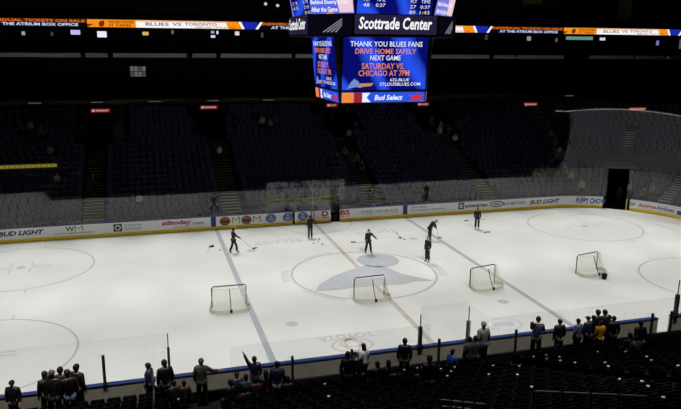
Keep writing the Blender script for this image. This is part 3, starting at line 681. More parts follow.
t = person('ice worker in black stooping over a stick behind the pale capped worker', ground(429.5, 240), -.9 - .6, 'bend', head='cap', hair=(.1, .1, .1)); p = atz(438, 237.5, .03); h = hand(t, 'bend', 1); stick(h + (h - p) * .2, p, 'stick held by the stooping worker', (.6, -1))
t = person('long haired ice worker in black standing furthest right on the ice', ground(476.8, 229), PI - .4, 'stand', (.11, .12, .15), hair=(.28, .14, .08), head='long'); h = hand(t, 'stand', 0); p = atz(468, 223.5, .6); q = Vector((h.x, h.y - .02, h.z)); stick(q + Vector((.45, 0, -.05)), q + Vector((-1.0, .1, -.12)), 'stick held across by the long haired worker', (-1, .1))
# behind the far glass
person('man in a dark blue jacket standing in the open gate of the far boards', (x_for(336.5, 13.45, 1.2), 13.5, -.12), PI, 'stand', (.10, .13, .24))
person('dark figure standing behind the far glass left of the blue line', (x_for(214, 14.6, 1.6), 14.6, .75), PI, 'stand', (.07, .07, .08))
person('dark figure leaning sideways behind the far glass right of the penalty box', (x_for(374.5, 14.6, 1.6), 14.6, .75), PI / 2, 'lean', (.07, .07, .08))
person('dark figure standing behind the far glass at the right blue line', (x_for(427, 14.6, 1.7), 14.6, .75), PI, 'stand', (.07, .07, .08), hair=(.55, .55, .55))
person('person in a dark coat standing inside the corner tunnel', tuple(tc_ + TN * 2.4 - TT * .3 + Vector((0, 0, -.12))), PI - .7, 'stand', (.16, .15, .14))
person('person in a penalty box seat under the yellow strip', (x_for(300, 14.2, 1.2), 14.05, -.12), PI, 'stand', (.12, .12, .2))
# far crowd
def far_seat(u, v, hh, dy=.28):                                  # plan row on the far straight that puts a head (hh above its row) at pixel u, v
    best = None
    for i in range(NR):
        y = HY + rd(i) + dy; z = rz_(i); x = x_for(u, y, z + hh); e = abs(pix((x, y, z + hh))[1] - v)
        if best is None or e < best[0]: best = (e, x, y, z, i)
    return best[1:]
PALE = (.62, .60, .58); GR = (.30, .30, .31)
crowd = [(30, 120, 'stand', PALE, 'in a pale jacket in the upper left of the far stand'), (41, 124, 'stand', (.40, .36, .33), 'in a tan jacket in the upper left of the far stand'), (19, 124, 'stand', GR, 'in grey at the far left edge of the stand'), (50, 146, 'sit', PALE, 'in a pale top above the yellow rail'),
         (57, 177, 'sit', PALE, 'in a pale top below the yellow rail'), (139, 195, 'sit', (.80, .80, .80), 'in a white shirt just above the far glass, left of the blue line'), (133, 193, 'sit', (.14, .2, .5), 'in a bright blue jersey beside the white shirt'), (93, 176, 'stand', (.1, .1, .1), 'in black on the left aisle stairs'),
         (219, 148, 'sit', (.75, .73, .70), 'in a pale top beside the aisle above the left blue line'), (226, 149, 'sit', (.06, .06, .06), 'in black beside the pale top and the aisle'), (254, 109, 'stand', GR, 'in grey under the soffit left of the scoreboard'), (262, 115, 'stand', (.70, .66, .58), 'in a cream top in the group left of the scoreboard'), (270, 118, 'sit', PALE, 'in a light shirt in the group left of the scoreboard'), (275, 117, 'sit', GR, 'in a grey shirt in the group left of the scoreboard'),
         (345, 150, 'sit', (.5, .48, .45), 'in tan beside the middle aisle'), (330, 157, 'stand', (.08, .08, .08), 'in black on the middle aisle'), (337, 152, 'stand', (.12, .12, .1), 'in dark clothes higher on the middle aisle'), (357, 155, 'stand', (.45, .42, .26), 'in a khaki jacket beside the middle aisle'), (362, 160, 'sit', GR, 'in grey below the khaki jacket'), (349, 131, 'stand', PALE, 'in pale clothes below the scoreboard corner'),
         (432, 117, 'stand', (.36, .34, .33), 'at the head of the stairs right of the scoreboard'), (441, 120, 'stand', (.44, .42, .36), 'second at the head of the stairs right of the scoreboard'), (440, 126, 'stand', PALE, 'lower in the group right of the scoreboard'), (455, 135, 'sit', (.85, .85, .85), 'in bright white alone right of the scoreboard'), (460, 121, 'stand', (.40, .36, .30), 'in a tan coat right of the stair group'), (467, 118, 'stand', GR, 'in grey right of the tan coat'), (412, 147, 'sit', GR, 'in grey in the middle of the far rows'),
         (548, 121, 'stand', GR, 'in grey high on the corner stairs'), (550, 128, 'stand', PALE, 'in a pale coat on the corner stairs'), (554, 133, 'stand', (.45, .43, .40), 'in tan on the corner stairs'), (557, 138, 'stand', (.55, .53, .5), 'in beige on the corner stairs'), (555, 146, 'stand', GR, 'in grey lower on the corner stairs'), (560, 150, 'stand', PALE, 'in a light top near the foot of the corner stairs'), (563, 160, 'stand', (.60, .62, .60), 'in pale green at the netting edge'), (567, 168, 'stand', (.55, .58, .75), 'in lavender at the foot of the corner stairs'), (572, 172, 'stand', (.75, .74, .74), 'in white behind the tall corner glass'), (581, 183, 'stand', (.66, .66, .6), 'in cream behind the tall corner glass'), (632, 187, 'stand', (.6, .6, .58), 'in a pale top behind the end glass just right of the tunnel'), (655, 186, 'sit', (.5, .46, .42), 'in tan behind the end glass'), (659, 184, 'sit', (.25, .4, .5), 'in teal behind the end glass'), (645, 191, 'sit', (.45, .3, .25), 'in rust behind the end glass'), (577, 187, 'sit', (.25, .34, .5), 'in blue behind the tall corner glass')]
for u, v, ps, col, lab in crowd:
    hh = 1.62 if ps == 'stand' else 1.22; x, y, z, i = far_seat(u, v, hh, .28 if ps == 'stand' else .60)
    if x > 21.95:                                       # corner: snap to the curved rows
        best = None
        for i in range(NR):
            for k in range(60):
                a = math.radians(90 - k * 1.5); r = RC + rd(i) + (.28 if ps == 'stand' else .60); p = Vector((HX - RC + r * math.cos(a), HY - RC + r * math.sin(a), rz_(i))); q = pix(p + Vector((0, 0, hh))); e = (q[0] - u) ** 2 + (q[1] - v) ** 2
                if best is None or e < best[0]: best = (e, p, a)
        x, y, z = best[1]; a = PI / 2 + best[2]
    person('spectator ' + lab, (x, y, z), PI if x < 21.95 else a, ps, col, (.12, .12, .14), (.45, .38, .32) if sum(col) > 1.2 else (.15, .12, .1), 'hair')
# near crowd: (u, row, pose, top, legs, hair colour, head, turn, label, scale)
JEAN = (.30, .36, .46); NV = (.11, .14, .30)
near = [(12, 379, 0, 'stand', (.12, .12, .16), DK, (.1, .08, .07), 'hair', 2.9, 'person in a dark top with a pale front at the lower left corner', .95),
        (45, 372, 0, 'stand', (.09, .09, .10), DK, (.14, .10, .08), 'long', .5, 'woman in a black coat at the left of the lower left group', 1.05), (52, 361, 1, 'phone', (.13, .12, .12), DK, (.35, .30, .25), 'cap', .2, 'person with a raised hand and pale cap in the lower left group', 1.1),
        (60, 365, 0, 'stand', (.12, .07, .07), DK, (.12, .09, .07), 'hair', -.2, 'person in a dark maroon jacket in the middle of the lower left group', 1.1), (67.5, 363, 1, 'stand', (.11, .09, .10), JEAN, (.20, .08, .07), 'cap', .3, 'person in a red cap and blue jeans in the lower left group', 1.08), (76, 363, 0, 'stand', (.10, .10, .12), DK, (.10, .08, .07), 'hair', -.6, 'tall person in a dark jacket at the right of the lower left group', 1.12), 
        (148.5, 363, 0, 'stand', (.12, .15, .27), DK, (.14, .1, .08), 'hair', 1.2, 'person in a navy jacket left of the white shirt', .98), (158, 365, 1, 'bend', (.88, .86, .90), DK, (.13, .09, .07), 'hair', -.6, 'person in a white shirt stooping near the left walkway', 1.0), (164.5, 356, 0, 'stand', (.07, .07, .08), DK, (.12, .09, .07), 'hair', .3, 'man in black beside the post at the left walkway', 1.06), (174, 372, 1, 'sit', (.08, .10, .10), NV, (.10, .08, .06), 'hair', .2, 'seated person in dark green right of the man in black', 1.), (184, 377, 0, 'sit', (.16, .07, .08), DK, (.10, .08, .06), 'hair', 0, 'seated person in dark red near the left walkway', .95),
        (201, 357, 1, 'armout', (.30, .28, .25), (.12, .12, .1), (.30, .26, .22), 'hair', -.1, 'man in a grey brown shirt reaching to his right at the bench glass', 1.0), (237, 368, 2, 'sit', (.12, .16, .28), (.4, .4, .42), (.10, .08, .07), 'cap', .1, 'seated fan in a blue jersey left of the waving fan', 1.0), (246, 374, 3, 'sit', (.10, .25, .30), DK, (.10, .08, .06), 'hair', 0, 'seated fan in a teal jersey', 1.0),
        (254.5, 358, 3, 'wave', (.11, .13, .24), DK, (.09, .07, .06), 'hair', .1, 'fan in a navy jersey waving one raised arm', 1.0), (266, 370, 6, 'sit', (.09, .08, .08), DK, (.09, .06, .05), 'long', 0, 'long haired fan in black right of the waving fan', 1.05), (277, 362, 6, 'stand', (.14, .17, .30), (.42, .42, .44), (.10, .09, .09), 'cap', -.2, 'fan in a cap and a navy and grey jersey behind the left bench', 1.0), (256, 377, 7, 'sit', (.22, .10, .10), DK, (.10, .08, .07), 'hair', 0, 'fan in dark red sitting below the waving fan', 1.0), (245, 388, 8, 'sit', (.09, .09, .10), DK, (.1, .08, .07), 'hair', .2, 'fan in black sitting below the teal jersey', 1.), (231, 380, 6, 'sit', (.09, .09, .10), (.35, .35, .36), (.1, .08, .07), 'hair', .4, 'fan in black leaning at the lower left of the waving fan', 1.), (288, 378, 9, 'sit', (.07, .07, .08), DK, (.09, .07, .06), 'hair', 0, 'fan in black low beside the slim bench post', 1.),
        (348, 353, 6, 'stand', (.08, .08, .10), DK, (.09, .07, .06), 'hair', -.2, 'big man in a black coat left of the white shirted woman', 1.05), (359, 355, 6, 'lean', (.07, .07, .08), DK, (.07, .06, .06), 'cap', .3, 'person in black in a cap beside the big man', 1.0), (364, 344, 2, 'stand', (.88, .87, .89), DK, (.12, .08, .06), 'long', .5, 'long haired woman in a white shirt behind the left bench', .98),
        (378, 362, 8, 'sit', (.06, .06, .07), DK, (.08, .06, .05), 'hair', .1, 'seated person in black below the white shirted woman', 1.), (389, 360, 7, 'sit', (.09, .08, .08), DK, (.12, .09, .08), 'long', 0, 'long haired seated person left of the standing dark suit', 1.), (397, 366, 9, 'sit', (.07, .07, .08), DK, (.1, .08, .07), 'hair', 0, 'seated person in black below the dark suit', 1.), (405, 339, 3, 'stand', (.08, .08, .09), DK, (.13, .10, .08), 'hair', -.3, 'man in a dark suit standing alone behind the left bench', 1.06), (430, 357, 9, 'stand', (.06, .06, .07), DK, (.09, .08, .08), 'hair', -.2, 'large person in black in front of the bench wall', 1.0), (421, 366, 9, 'sit', (.10, .10, .11), DK, (.1, .08, .07), 'long', 0, 'seated person left of the large person in black', 1.),
        (452, 350, 1, 'sit', (.12, .30, .62), DK, (.10, .08, .07), 'hair', -1.2, 'fan in a bright blue jacket sitting at the right bench', 1.), (470, 337, 3, 'stand', (.34, .35, .36), DK, (.12, .1, .08), 'hair', .1, 'person in a grey jacket left of the grey haired man', 1.0), (476, 337, 5, 'stand', (.32, .33, .35), DK, (.15, .12, .1), 'hair', -.1, 'second person in grey close behind the grey jacket', 1.0), (484, 322, 0, 'stand', (.55, .56, .57), DK, (.62, .60, .58), 'hair', .2, 'grey haired man in a pale shirt with a dark sleeve at the glass', 1.12),
        (537.5, 319, 1, 'lean', (.11, .13, .22), DK, (.10, .08, .07), 'hair', -.7, 'person in a navy jacket leaning at the right bench glass', 1.08), (560.5, 320, 2, 'stand', (.09, .10, .12), (.32, .32, .33), (.12, .09, .07), 'hair', -.1, 'person in a black jacket with a pale hem behind the right bench', 1.02), (579, 320, 3, 'stand', (.34, .40, .52), DK, (.12, .09, .07), 'hair', .3, 'fan in a pale blue jersey left of the packed group', 1.0),
        (589, 317, 1, 'stand', (.11, .14, .30), DK, (.14, .12, .10), 'cap', .2, 'fan in a blue jersey at the left of the packed group', 1.0), (594, 316, 3, 'stand', (.08, .08, .09), DK, (.09, .07, .06), 'hair', -.3, 'fan in black second from left in the packed group', 1.02), (598.5, 310.5, 1, 'stand', (.09, .09, .10), DK, (.12, .09, .07), 'hair', .1, 'taller fan at the back left of the packed group', 1.1), (605.5, 310.5, 2, 'stand', (.10, .09, .09), DK, (.13, .10, .08), 'hair', 0, 'taller fan at the back right of the packed group', 1.1), (601, 321, 4, 'stand', (.80, .55, .12), (.5, .48, .2), (.10, .08, .07), 'hair', 0, 'fan in a bright orange yellow jersey in the packed group', .93), (610, 316, 1, 'stand', (.09, .09, .1), DK, (.1, .08, .06), 'hair', .2, 'fan in black right of the yellow jersey', 1.0), (614.5, 317, 3, 'stand', (.09, .09, .1), DK, (.12, .09, .08), 'hair', -.4, 'fan in black at the right of the packed group', 1.02),
        (631, 333, 7, 'sit', (.10, .10, .11), (.3, .3, .31), (.1, .08, .07), 'hair', .1, 'seated person in dark grey right of the packed group', 1.), (637, 336, 6, 'sit', (.28, .27, .28), DK, (.12, .1, .08), 'hair', .2, 'seated person in a grey top close behind the dark grey one', 1.), (641.5, 322, 8, 'stand', (.06, .06, .07), (.24, .23, .22), (.1, .08, .07), 'hair', -.1, 'large person in black standing at the far right of the crowd', 1.0)]
HH = {'stand': 1.73, 'sit': 1.33, 'lean': 1.66, 'bend': 1.5}
for u, v, i, ps, top, legs, hc, hd, turn, lab, sc in near:
    best = None
    for r in ([i] if u < 90 else range(0 if u < 160 else 1, 12)):               # lowest row whose standing (or sitting) height matches what is seen
        y = -(HY + rd(r) + (.26 if ps != 'sit' else .60)); zh = rz_(r) + HH.get(ps, 1.73) * sc; x = x_for(u, y, zh); e = max(1.5, abs(pix((x, y, zh))[1] - v)) + .12 * r + .25 * abs(r - i)
        if best is None or e < best[0]: best = (e, x, y, rz_(r), r)
    _, x, y, z, r = best
    if ps in ('stand', 'wave', 'armout', 'phone', 'lean'):
        sc = min((sc * (1 + .01 * q) for q in range(11)), key=lambda w: abs(pix((x, y, z + HH.get(ps, 1.73) * w))[1] - v))
    person(lab, (x, y, z), turn, ps, top, legs, hc, hd, (.75, .74, .72) if 'jeans' in lab else (.09, .09, .09), 'skin', sc)
# ================================================================ SEATS
def seat_parts(root, down=False):
    bm = B(); n = 6
    for k in range(n):                                  # curved, tilted backrest; sitter faces +y, seat origin at the floor
        xa, xb = -.24 + .48 * k / n, -.24 + .48 * (k + 1) / n; f = lambda x: .05 * (x / .24) ** 2
        vs = [bm.verts.new(p) for p in ((xa, -.10 + f(xa), .42), (xb, -.10 + f(xb), .42), (xb, -.06 + f(xb), .42), (xa, -.06 + f(xa), .42), (xa, -.20 + f(xa), .86), (xb, -.20 + f(xb), .86), (xb, -.16 + f(xb), .86), (xa, -.16 + f(xa), .86))]
        for q in ((0, 3, 2, 1), (4, 5, 6, 7), (0, 1, 5, 4), (1, 2, 6, 5), (2, 3, 7, 6), (3, 0, 4, 7)): bm.faces.new([vs[i] for i in q])
    bmesh.ops.remove_doubles(bm, verts=bm.verts[:], dist=.0005); done('backrest', bm, M['seat'], root)
    bm = B(); mm = Matrix.Translation((0, -.02, .40)) @ Matrix.Rotation(math.radians(0 if down else 76), 4, 'X'); box(bm, (-.22, 0, -.02), (.22, .40, .03), 0, mm); done('seat_pan', bm, M['seat'], root)
    bm = B(); box(bm, (.235, -.16, 0), (.265, -.06, .62)); box(bm, (.23, -.14, .60), (.27, .16, .63)); box(bm, (.22, -.2, 0), (.28, .02, .02)); done('seat_stand', bm, M['stanchion'], root)
    bm = B(); tube(bm, [(.0 + .05 * math.cos(2 * PI * k / 10), -.275 + .05 * math.sin(2 * PI * k / 10), .84) for k in range(10)], .007, 5, True); box(bm, (-.06, -.325, .76), (.06, -.225, .767)); box(bm, (-.012, -.235, .76), (.012, -.15, .82)); done('cup_holder', bm, M['stanchion'], root)
PPL = [o for o in C.objects if o.name.startswith('person')]; SITTERS = [o for o in PPL if POSE.get(o.name) == 'sit']; OCC = [Vector(o.location) for o in PPL]; SOCC = [Vector(o.location) for o in SITTERS]
def near_any(x, y, z, L, r): return any(abs(q.x - x) < r and abs(q.y - y) < r and abs(q.z - z) < .5 for q in L)
ords = ['first', 'second', 'third', 'fourth', 'fifth', 'sixth', 'seventh', 'eighth', 'ninth', 'tenth', 'eleventh', 'twelfth', 'thirteenth', 'fourteenth', 'fifteenth']
cand = []; NEAR_AISLES = (-11.5, .2, 12.3)
for i in range(0, 17):
    y = -(HY + rd(i) + .60); z = rz_(i)
    x = -28.
    while x < 24:
        if not masked(i, x, y) and not (i == 1 and -12.6 < x < 12) and not any(abs(x - a) < .75 for a in NEAR_AISLES) and abs(x) < 21.9:
            u, v = pix((x, y, z + .7))
            if -12 < u < 693 and 300 < v < 418 and not near_any(x, y, z, SOCC, .5): cand.append(((Vector((x, y, z)) - CAM).length, i, x, y, z))
        x += .56
cand.sort(); near300 = cand[:300]; rest = cand[300:]
print('near seats', len(cand))
def ang_for(u, i):
    cx, cy = HX - RC, HY - RC; r = RC + rd(i); return min((k * .1 for k in range(100, 850)), key=lambda a: abs(pix((cx + r * math.cos(math.radians(a)), cy + r * math.sin(math.radians(a)), rz_(i)))[0] - u))
FLIGHTS = ((ang_for(628.5, 12), 10, 15), (ang_for(672, 3), 0, 7), (ang_for(553, 10), 4, 20))
seat0 = None; HOLD = []
us0 = None
for o in SITTERS:
    lab = 'dark seat occupied by the ' + ' '.join(o['label'].split()[:11])
    if us0 is None: us0 = thing('arena_seat', lab, 'seat', o.location, o.rotation_euler.z); seat_parts(us0, True)
    else: dup(us0, o.location, o.rotation_euler.z, lab)
for _, i, x, y, z in near300:
    lab = 'empty dark arena seat in the %s row up from the near boards' % ords[min(i, 14)]
    g = 'near seats %s row' % ords[min(i, 14)]
    if seat0 is None:
        seat0 = thing('arena_seat', lab, 'seat', (x, y, z), 0, g); seat_parts(seat0)
    else: dup(seat0, (x, y, z), 0, lab, g)
    HOLD.append((x, y - .275, z + .767))
bm = B()
def lowseat(p, n, z):                                   # p on plan, n outward; folded seat facing the ice
    t = Vector((-n[1], n[0])); m = Matrix(((t.x, -n[0], 0, p[0]), (t.y, -n[1], 0, p[1]), (0, 0, 1, z), (0, 0, 0, 1)))
    box(bm, (-.23, -.17, .40), (.23, -.12, .86), 0, m); box(bm, (-.21, -.08, .38), (.21, -.01, .76), 0, m); box(bm, (-.26, -.16, 0), (-.235, .10, .6), 0, m)
for _, i, x, y, z in rest: lowseat((x, y), (0, -1), z)
o = done('arena_seat_rows', bm, M['seat']); tag(o, 'remaining dark seats in the front rows behind the near boards', 'seats', None, 'stuff'); bm = B()
for i in range(20):
    d = rd(i) + .60; pts = path(d, .14, .5)
    acc = 0; last = None
    L = len(pts)
    for j in range(L):
        p = pts[j]
        if p[1] < -2 or p[0] < -33 - d * .2 and p[1] < 6: continue
        if p[0] < -29 and p[1] < 4: continue
        if last is not None and (Vector(p[:2]) - Vector(last)).length < .54: continue
        x, y = p[0], p[1]
        if masked(i, x, y): continue
        skip = False
        if y > 13:
            for k, ax in enumerate(AX):
                if i < portals[k][1] and abs(x - ax) < 1.05: skip = True
                if i >= portals[k][1] and abs(x - portals[k][0]) < 2.35: skip = True
        ang = math.degrees(math.atan2(y - 4.42, x - 21.95))
        if x > 21.95 and y > 4 and any(i0 <= i < i1 and abs(ang - am) < math.degrees(.62 / (RC + d)) for am, i0, i1 in FLIGHTS): skip = True
        if skip: continue
        u, v = pix((x, y, rz_(i)))
        if not (-25 < u < 705 and 90 < v < 260): continue
        if near_any(x, y, rz_(i), OCC, .46): continue
        lowseat(p, (p[2], p[3]), rz_(i)); last = (x, y)
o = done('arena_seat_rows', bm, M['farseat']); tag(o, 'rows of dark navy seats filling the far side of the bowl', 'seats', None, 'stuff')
# corner stair flights
for am, i0, i1 in FLIGHTS:
    bm = B()
    for i in range(i0, i1):
        for h in (0, 1):
            r0 = RC + rd(i) + h * .43; w = .55 / r0; a0, a1 = math.radians(am) - w, math.radians(am) + w; z = rz_(i) + h * .17; cx, cy = HX - RC, HY - RC
            pp = [(cx + r * math.cos(a), cy + r * math.sin(a)) for r, a in ((r0, a0), (r0 + .07, a0), (r0 + .07, a1), (r0, a1))]; prism(bm, pp, z - .04, z + .012, 1)
            pp = [(cx + r * math.cos(a), cy + r * math.sin(a)) for r, a in ((r0 + .07, a0), (r0 + .43, a0), (r0 + .43, a1), (r0 + .07, a1))]; prism(bm, pp, z - .1, z + .008, 0)
    struct(done('aisle_stairs', bm, [M['stairs'], M['palenosing']]))
# litter cups in the holders of the near seats
cups = [(430, 357), (421, 352), (448, 368), (449, 372), (434, 358.5), (453, 359), (495, 367), (519, 368.5), (494, 378.5), (531, 347.5), (541, 355), (544, 364.5), (555, 363), (566, 361), (525, 389), (512, 377), (596, 352), (619, 349), (613, 374), (619, 377), (607, 373), (572, 368), (653, 359.5), (638, 378), (676, 367), (667, 397), (640, 385), (388, 371), (402, 375), (392, 368), (325, 386), (329, 401), (197, 381), (650, 356)]
cup0 = None; used = set()
for k, (u, v) in enumerate(cups):
    h = min((q for q in HOLD if q not in used), key=lambda q: (pix((q[0], q[1], q[2] + .06))[0] - u) ** 2 + (pix((q[0], q[1], q[2] + .06))[1] - v) ** 2); used.add(h)
    lab = 'white paper cup left in a seat holder among the dark near rows'
    if cup0 is None:
        bm = B(); lathe(bm, [(.030, 0), (.043, .13), (.046, .135), (.046, .142), (.040, .142), (.036, .10)], 12); cup0 = tag(done('paper_cup', bm, M['cup'], None, True), lab, 'cup', 'paper cups in the near seats'); cup0.location = h
    else:
        c = cup0.copy(); C.objects.link(c); c.location = h
# pale handrails near the bottom right
for nm, (p0, p1, z) in (('with pale segments at the bottom right corner', ((534, 391), (648, 396.3), 7.4)), ('below the dark seats at the bottom middle', ((440, 399.5), (486, 404.5), 6.4)), ('along the bottom edge of the dark seats', ((441, 406), (471, 409), 6.2))):
    a, b = atz(*p0, z), atz(*p1, z); t = thing('handrail', 'low steel handrail ' + nm, 'handrail', (a.x, a.y, 0)); L = (b - a).length; ang = math.atan2((b - a).y, (b - a).x); t.rotation_euler = (0, 0, ang)
    zt = rz_(int(max(0, (-a.y - HY - D0) / DROW)))
    bm = B(); n = 4
    for k in range(n): box(bm, (L * k / n + .03, -.02, z - .02), (L * (k + 1) / n - .03, .02, z + .012))
    done('rail_segment', bm, M['steel'], t)
    bm = B()
    for k in range(n + 1):
        w = a + (b - a) * k / n; zf = rz_(int(max(0, (-w.y - HY - D0) / DROW))); box(bm, (L * k / n - .02, -.02, min(zf, z - .3)), (L * k / n + .02, .02, z))
    done('rail_post', bm, M['stanchion'], t)

# ================================================================ SCOREBOARD
sb = thing('center_scoreboard', 'big hanging four sided scoreboard with blue lit screens above center ice', 'scoreboard', (.12, 0, 10.9))
SZ = 10.9
BLUEV = glow('screen_blue_swirl', (.03, .05, .42), 1.0, (.15, .32, .92), .22)
def face(c, ux, n_tilt_top):                             # frame: fn(x, z) with z from bottom; ux along the face, bottom point c, direction n_tilt_top upwards
    ux = Vector(ux).normalized(); up = Vector(n_tilt_top).normalized(); n = ux.cross(up)
    def f(off): return lambda x, z: tuple(Vector(c) + ux * x + up * z + n * off)
    return f
bm = B()                                                  # lower box, narrowing downwards, clipped corners
def octa(a, b): return [(-b, -a), (b, -a), (a, -b), (a, b), (b, a), (-b, a), (-a, b), (-a, -b)]
def frus(bm, p0, z0, p1, z1):
    A = [bm.verts.new((*p, z0)) for p in p0]; Bq = [bm.verts.new((*p, z1)) for p in p1]; bm.faces.new(A); bm.faces.new(Bq); n = len(A)
    for k in range(n): bm.faces.new((A[k], A[(k + 1) % n], Bq[(k + 1) % n], Bq[k]))
frus(bm, octa(2.55, 2.5), 0, octa(2.9, 2.72), 3.75); done('lower_housing', bm, M['black'], sb)
bm = B(); frus(bm, octa(4.3, 2.38), 3.62, octa(4.3, 2.38), 4.78); band = done('name_band', bm, mat('band_dark', (.05, .04, .09), .5), sb)
bm = B(); frus(bm, octa(4.0, 2.3), 4.78, octa(4.6, 2.6), 7.6); done('upper_housing', bm, M['black'], sb)
bm = B(); frus(bm, octa(3.4, 1.9), 7.6, octa(2.2, 1.2), 8.6); done('top_frame', bm, M['black'], sb)
bm = B()
for x in (-1.5, 1.5):
    for y in (-1.5, 1.5): tube(bm, [(x, y, 8.5), (x * .6, y * .6, 15.1)], .03, 6)
done('hoist_cable', bm, M['steel'], sb)
def panel(fn, x0, x1, z0, z1, m, nm, parent):
    bm = B(); a = [fn(.012)(x, z) for x, z in ((x0, z0), (x1, z0), (x1, z1), (x0, z1))]; b = [fn(.05)(x, z) for x, z in ((x0, z0), (x1, z0), (x1, z1), (x0, z1))]
    va = [bm.verts.new(p) for p in a]; vb = [bm.verts.new(p) for p in b]; bm.faces.new(vb)
    for k in range(4): bm.faces.new((va[k], va[(k + 1) % 4], vb[(k + 1) % 4], vb[k]))
    return done(nm, bm, m, parent)
WH = lit((.93, .94, 1.0)); OR = lit((.90, .52, .28)); YE = lit((.95, .9, .45))
def main_screen(rot, W):
    Rm = Matrix.Rotation(rot, 3, 'Z'); c = Rm @ Vector((0, -2.55, 0)); f = face(c, Rm @ Vector((1, 0, 0)), Rm @ Vector((0, -.35, 3.75)))
    s = panel(f, -W, W, .78, 3.62, BLUEV, 'display_screen', sb); t = f(.06); k = W / 2.42
    letters('screen_lettering', s, WH, t, [('THANK YOU BLUES FANS', -2.05 * k, 2.08 * k, 3.14, 3.42), ('NEXT GAME', -.9 * k, .85 * k, 2.40, 2.67), ('622-BLUE', .3 * k, 1.42 * k, 1.25, 1.41), ('STLOUISBLUES.COM', -.28 * k, 2.1 * k, 1.0, 1.18)], None, .008)
    letters('screen_lettering', s, OR, t, [('DRIVE HOME SAFELY', -1.76 * k, 1.74 * k, 2.75, 3.03), ('SATURDAY VS.', -1.36 * k, 1.08 * k, 1.92, 2.25), ('CHICAGO AT 7PM', -1.53 * k, 1.42 * k, 1.54, 1.86)], None, .012)
    letters('screen_emblem', s, lit((.45, .55, .8)), t, [[(-2.15 * k, .85), (-1.6 * k, .95), (-1.35 * k, .9), (-1.5 * k, 1.25), (-1.75 * k, 1.4), (-1.95 * k, 1.2)]])
    letters('screen_emblem', s, lit((.75, .55, .35)), t, [[(-1.55 * k, .92), (-.75 * k, 1.0), (-.65 * k, 1.16), (-1.4 * k, 1.14)]])
    p = panel(f, -W, W, .08, .64, lit((.16, .34, .86)), 'advert_strip', sb)
    letters('strip_lettering', p, WH, t, [('Bud Select', -.55 * k, 1.1 * k, .2, .5), [(-1.25 * k, .1), (-.75 * k, .1), (-1.0 * k, .35), (-.8 * k, .62), (-1.25 * k, .62)]], None, .03, .2)
    letters('strip_picture', p, lit((.95, .55, .25)), t, [[(-W, .08), (-1.75 * k, .08), (-1.75 * k, .64), (-W, .64)]]); letters('strip_picture', p, lit((.62, .14, .18)), t, [[(-1.72 * k, .08), (-1.28 * k, .08), (-1.28 * k, .64), (-1.72 * k, .64)]])
    letters('strip_picture', p, lit((.85, .16, .22)), t, [[(1.5 * k, .1), (1.72 * k, .3), (1.45 * k, .5), (1.85 * k, .42), (2.0 * k, .62), (2.08 * k, .4), (2.38 * k, .5), (2.18 * k, .3), (2.36 * k, .1), (2.0 * k, .22)]])
for r in (0, -PI / 2, PI / 2, PI): main_screen(r, 2.46)
def octface(ang, a, z0, tilt=0.):
    Rm = Matrix.Rotation(ang, 3, 'Z'); return face(Rm @ Vector((0, -a, z0)), Rm @ Vector((1, 0, 0)), Rm @ Vector((0, -tilt, 1)))
DIAG = (4.3 + 2.38) / math.sqrt(2)
PW = glow('band_glow', (.16, .12, .24), 1.)
for k in range(4):
    f = octface(k * PI / 2, 4.3, 3.62); p = panel(f, -2.3, 2.3, .14, 1.12, PW, 'name_panel', sb)
    letters('name_lettering', p, lit((.96, .98, .97)), f(.06), [('Scottrade Center', -2.08, 2.02, .38, 1.0)], None, .025, .18)
    f = octface(k * PI / 2 + PI / 4, DIAG, 3.62); p = panel(f, -1.32, 1.32, .06, 1.1, lit((.035, .03, .07)), 'emblem_panel', sb)
    letters('emblem_stripe', p, lit((.50, .50, .54)), f(.06), [[(-.45 + .25 * q, .22), (-.32 + .25 * q, .22), (.75, .62 + .1 * (3 - q) - .05), (.75, .68 + .1 * (3 - q) - .05)] for q in range(4)])
    tl = .6 / 2.82; f = octface(k * PI / 2, 4.0, 4.80, tl); p = panel(f, -2.1, 2.1, .0, 2.6, BLUEV, 'display_screen', sb)
    letters('screen_lettering', p, WH, f(.06), [('PLY', -1.78, -1.42, .64, .82), ('TIME', -1.08, -.6, .64, .82), ('48', -1.8, -1.45, .36, .54), ('0:37', -1.1, -.58, .36, .54), ('PLY', .82, 1.18, .6, .77), ('TIME', 1.42, 1.93, .6, .77), ('27', .82, 1.15, .32, .49), ('0:37', 1.4, 1.95, .32, .49)], None, 0)
    letters('screen_lettering', p, YE, f(.06), [('89', .8, 1.14, .03, .21), ('1:43', 1.4, 1.95, .03, .21)], None, 0)
    dg = (4.0 + 2.3) / math.sqrt(2); f = octface(k * PI / 2 + PI / 4, dg, 4.80, tl); p = panel(f, -1.3, 1.3, .0, 2.6, lit((.34, .40, .86)) if k == 3 else lit((.50, .48, .86)), 'display_screen', sb)
    letters('screen_lettering', p, WH, f(.06), [('Behind Enemy Lines', -1.25, 1.0, .44, .72), ('After the Game', -1.25, .35, .1, .36)], None, .03)
    letters('screen_picture', p, lit((.93, .80, .86)), f(.056), [[(.45, .06), (1.28, .06), (1.28, 1.1), (.7, 1.2), (.3, 1.05)]]); letters('screen_picture', p, lit((.9, .62, .3)), f(.057), [[(-.4, .01), (.15, .01), (-.1, .12)]])

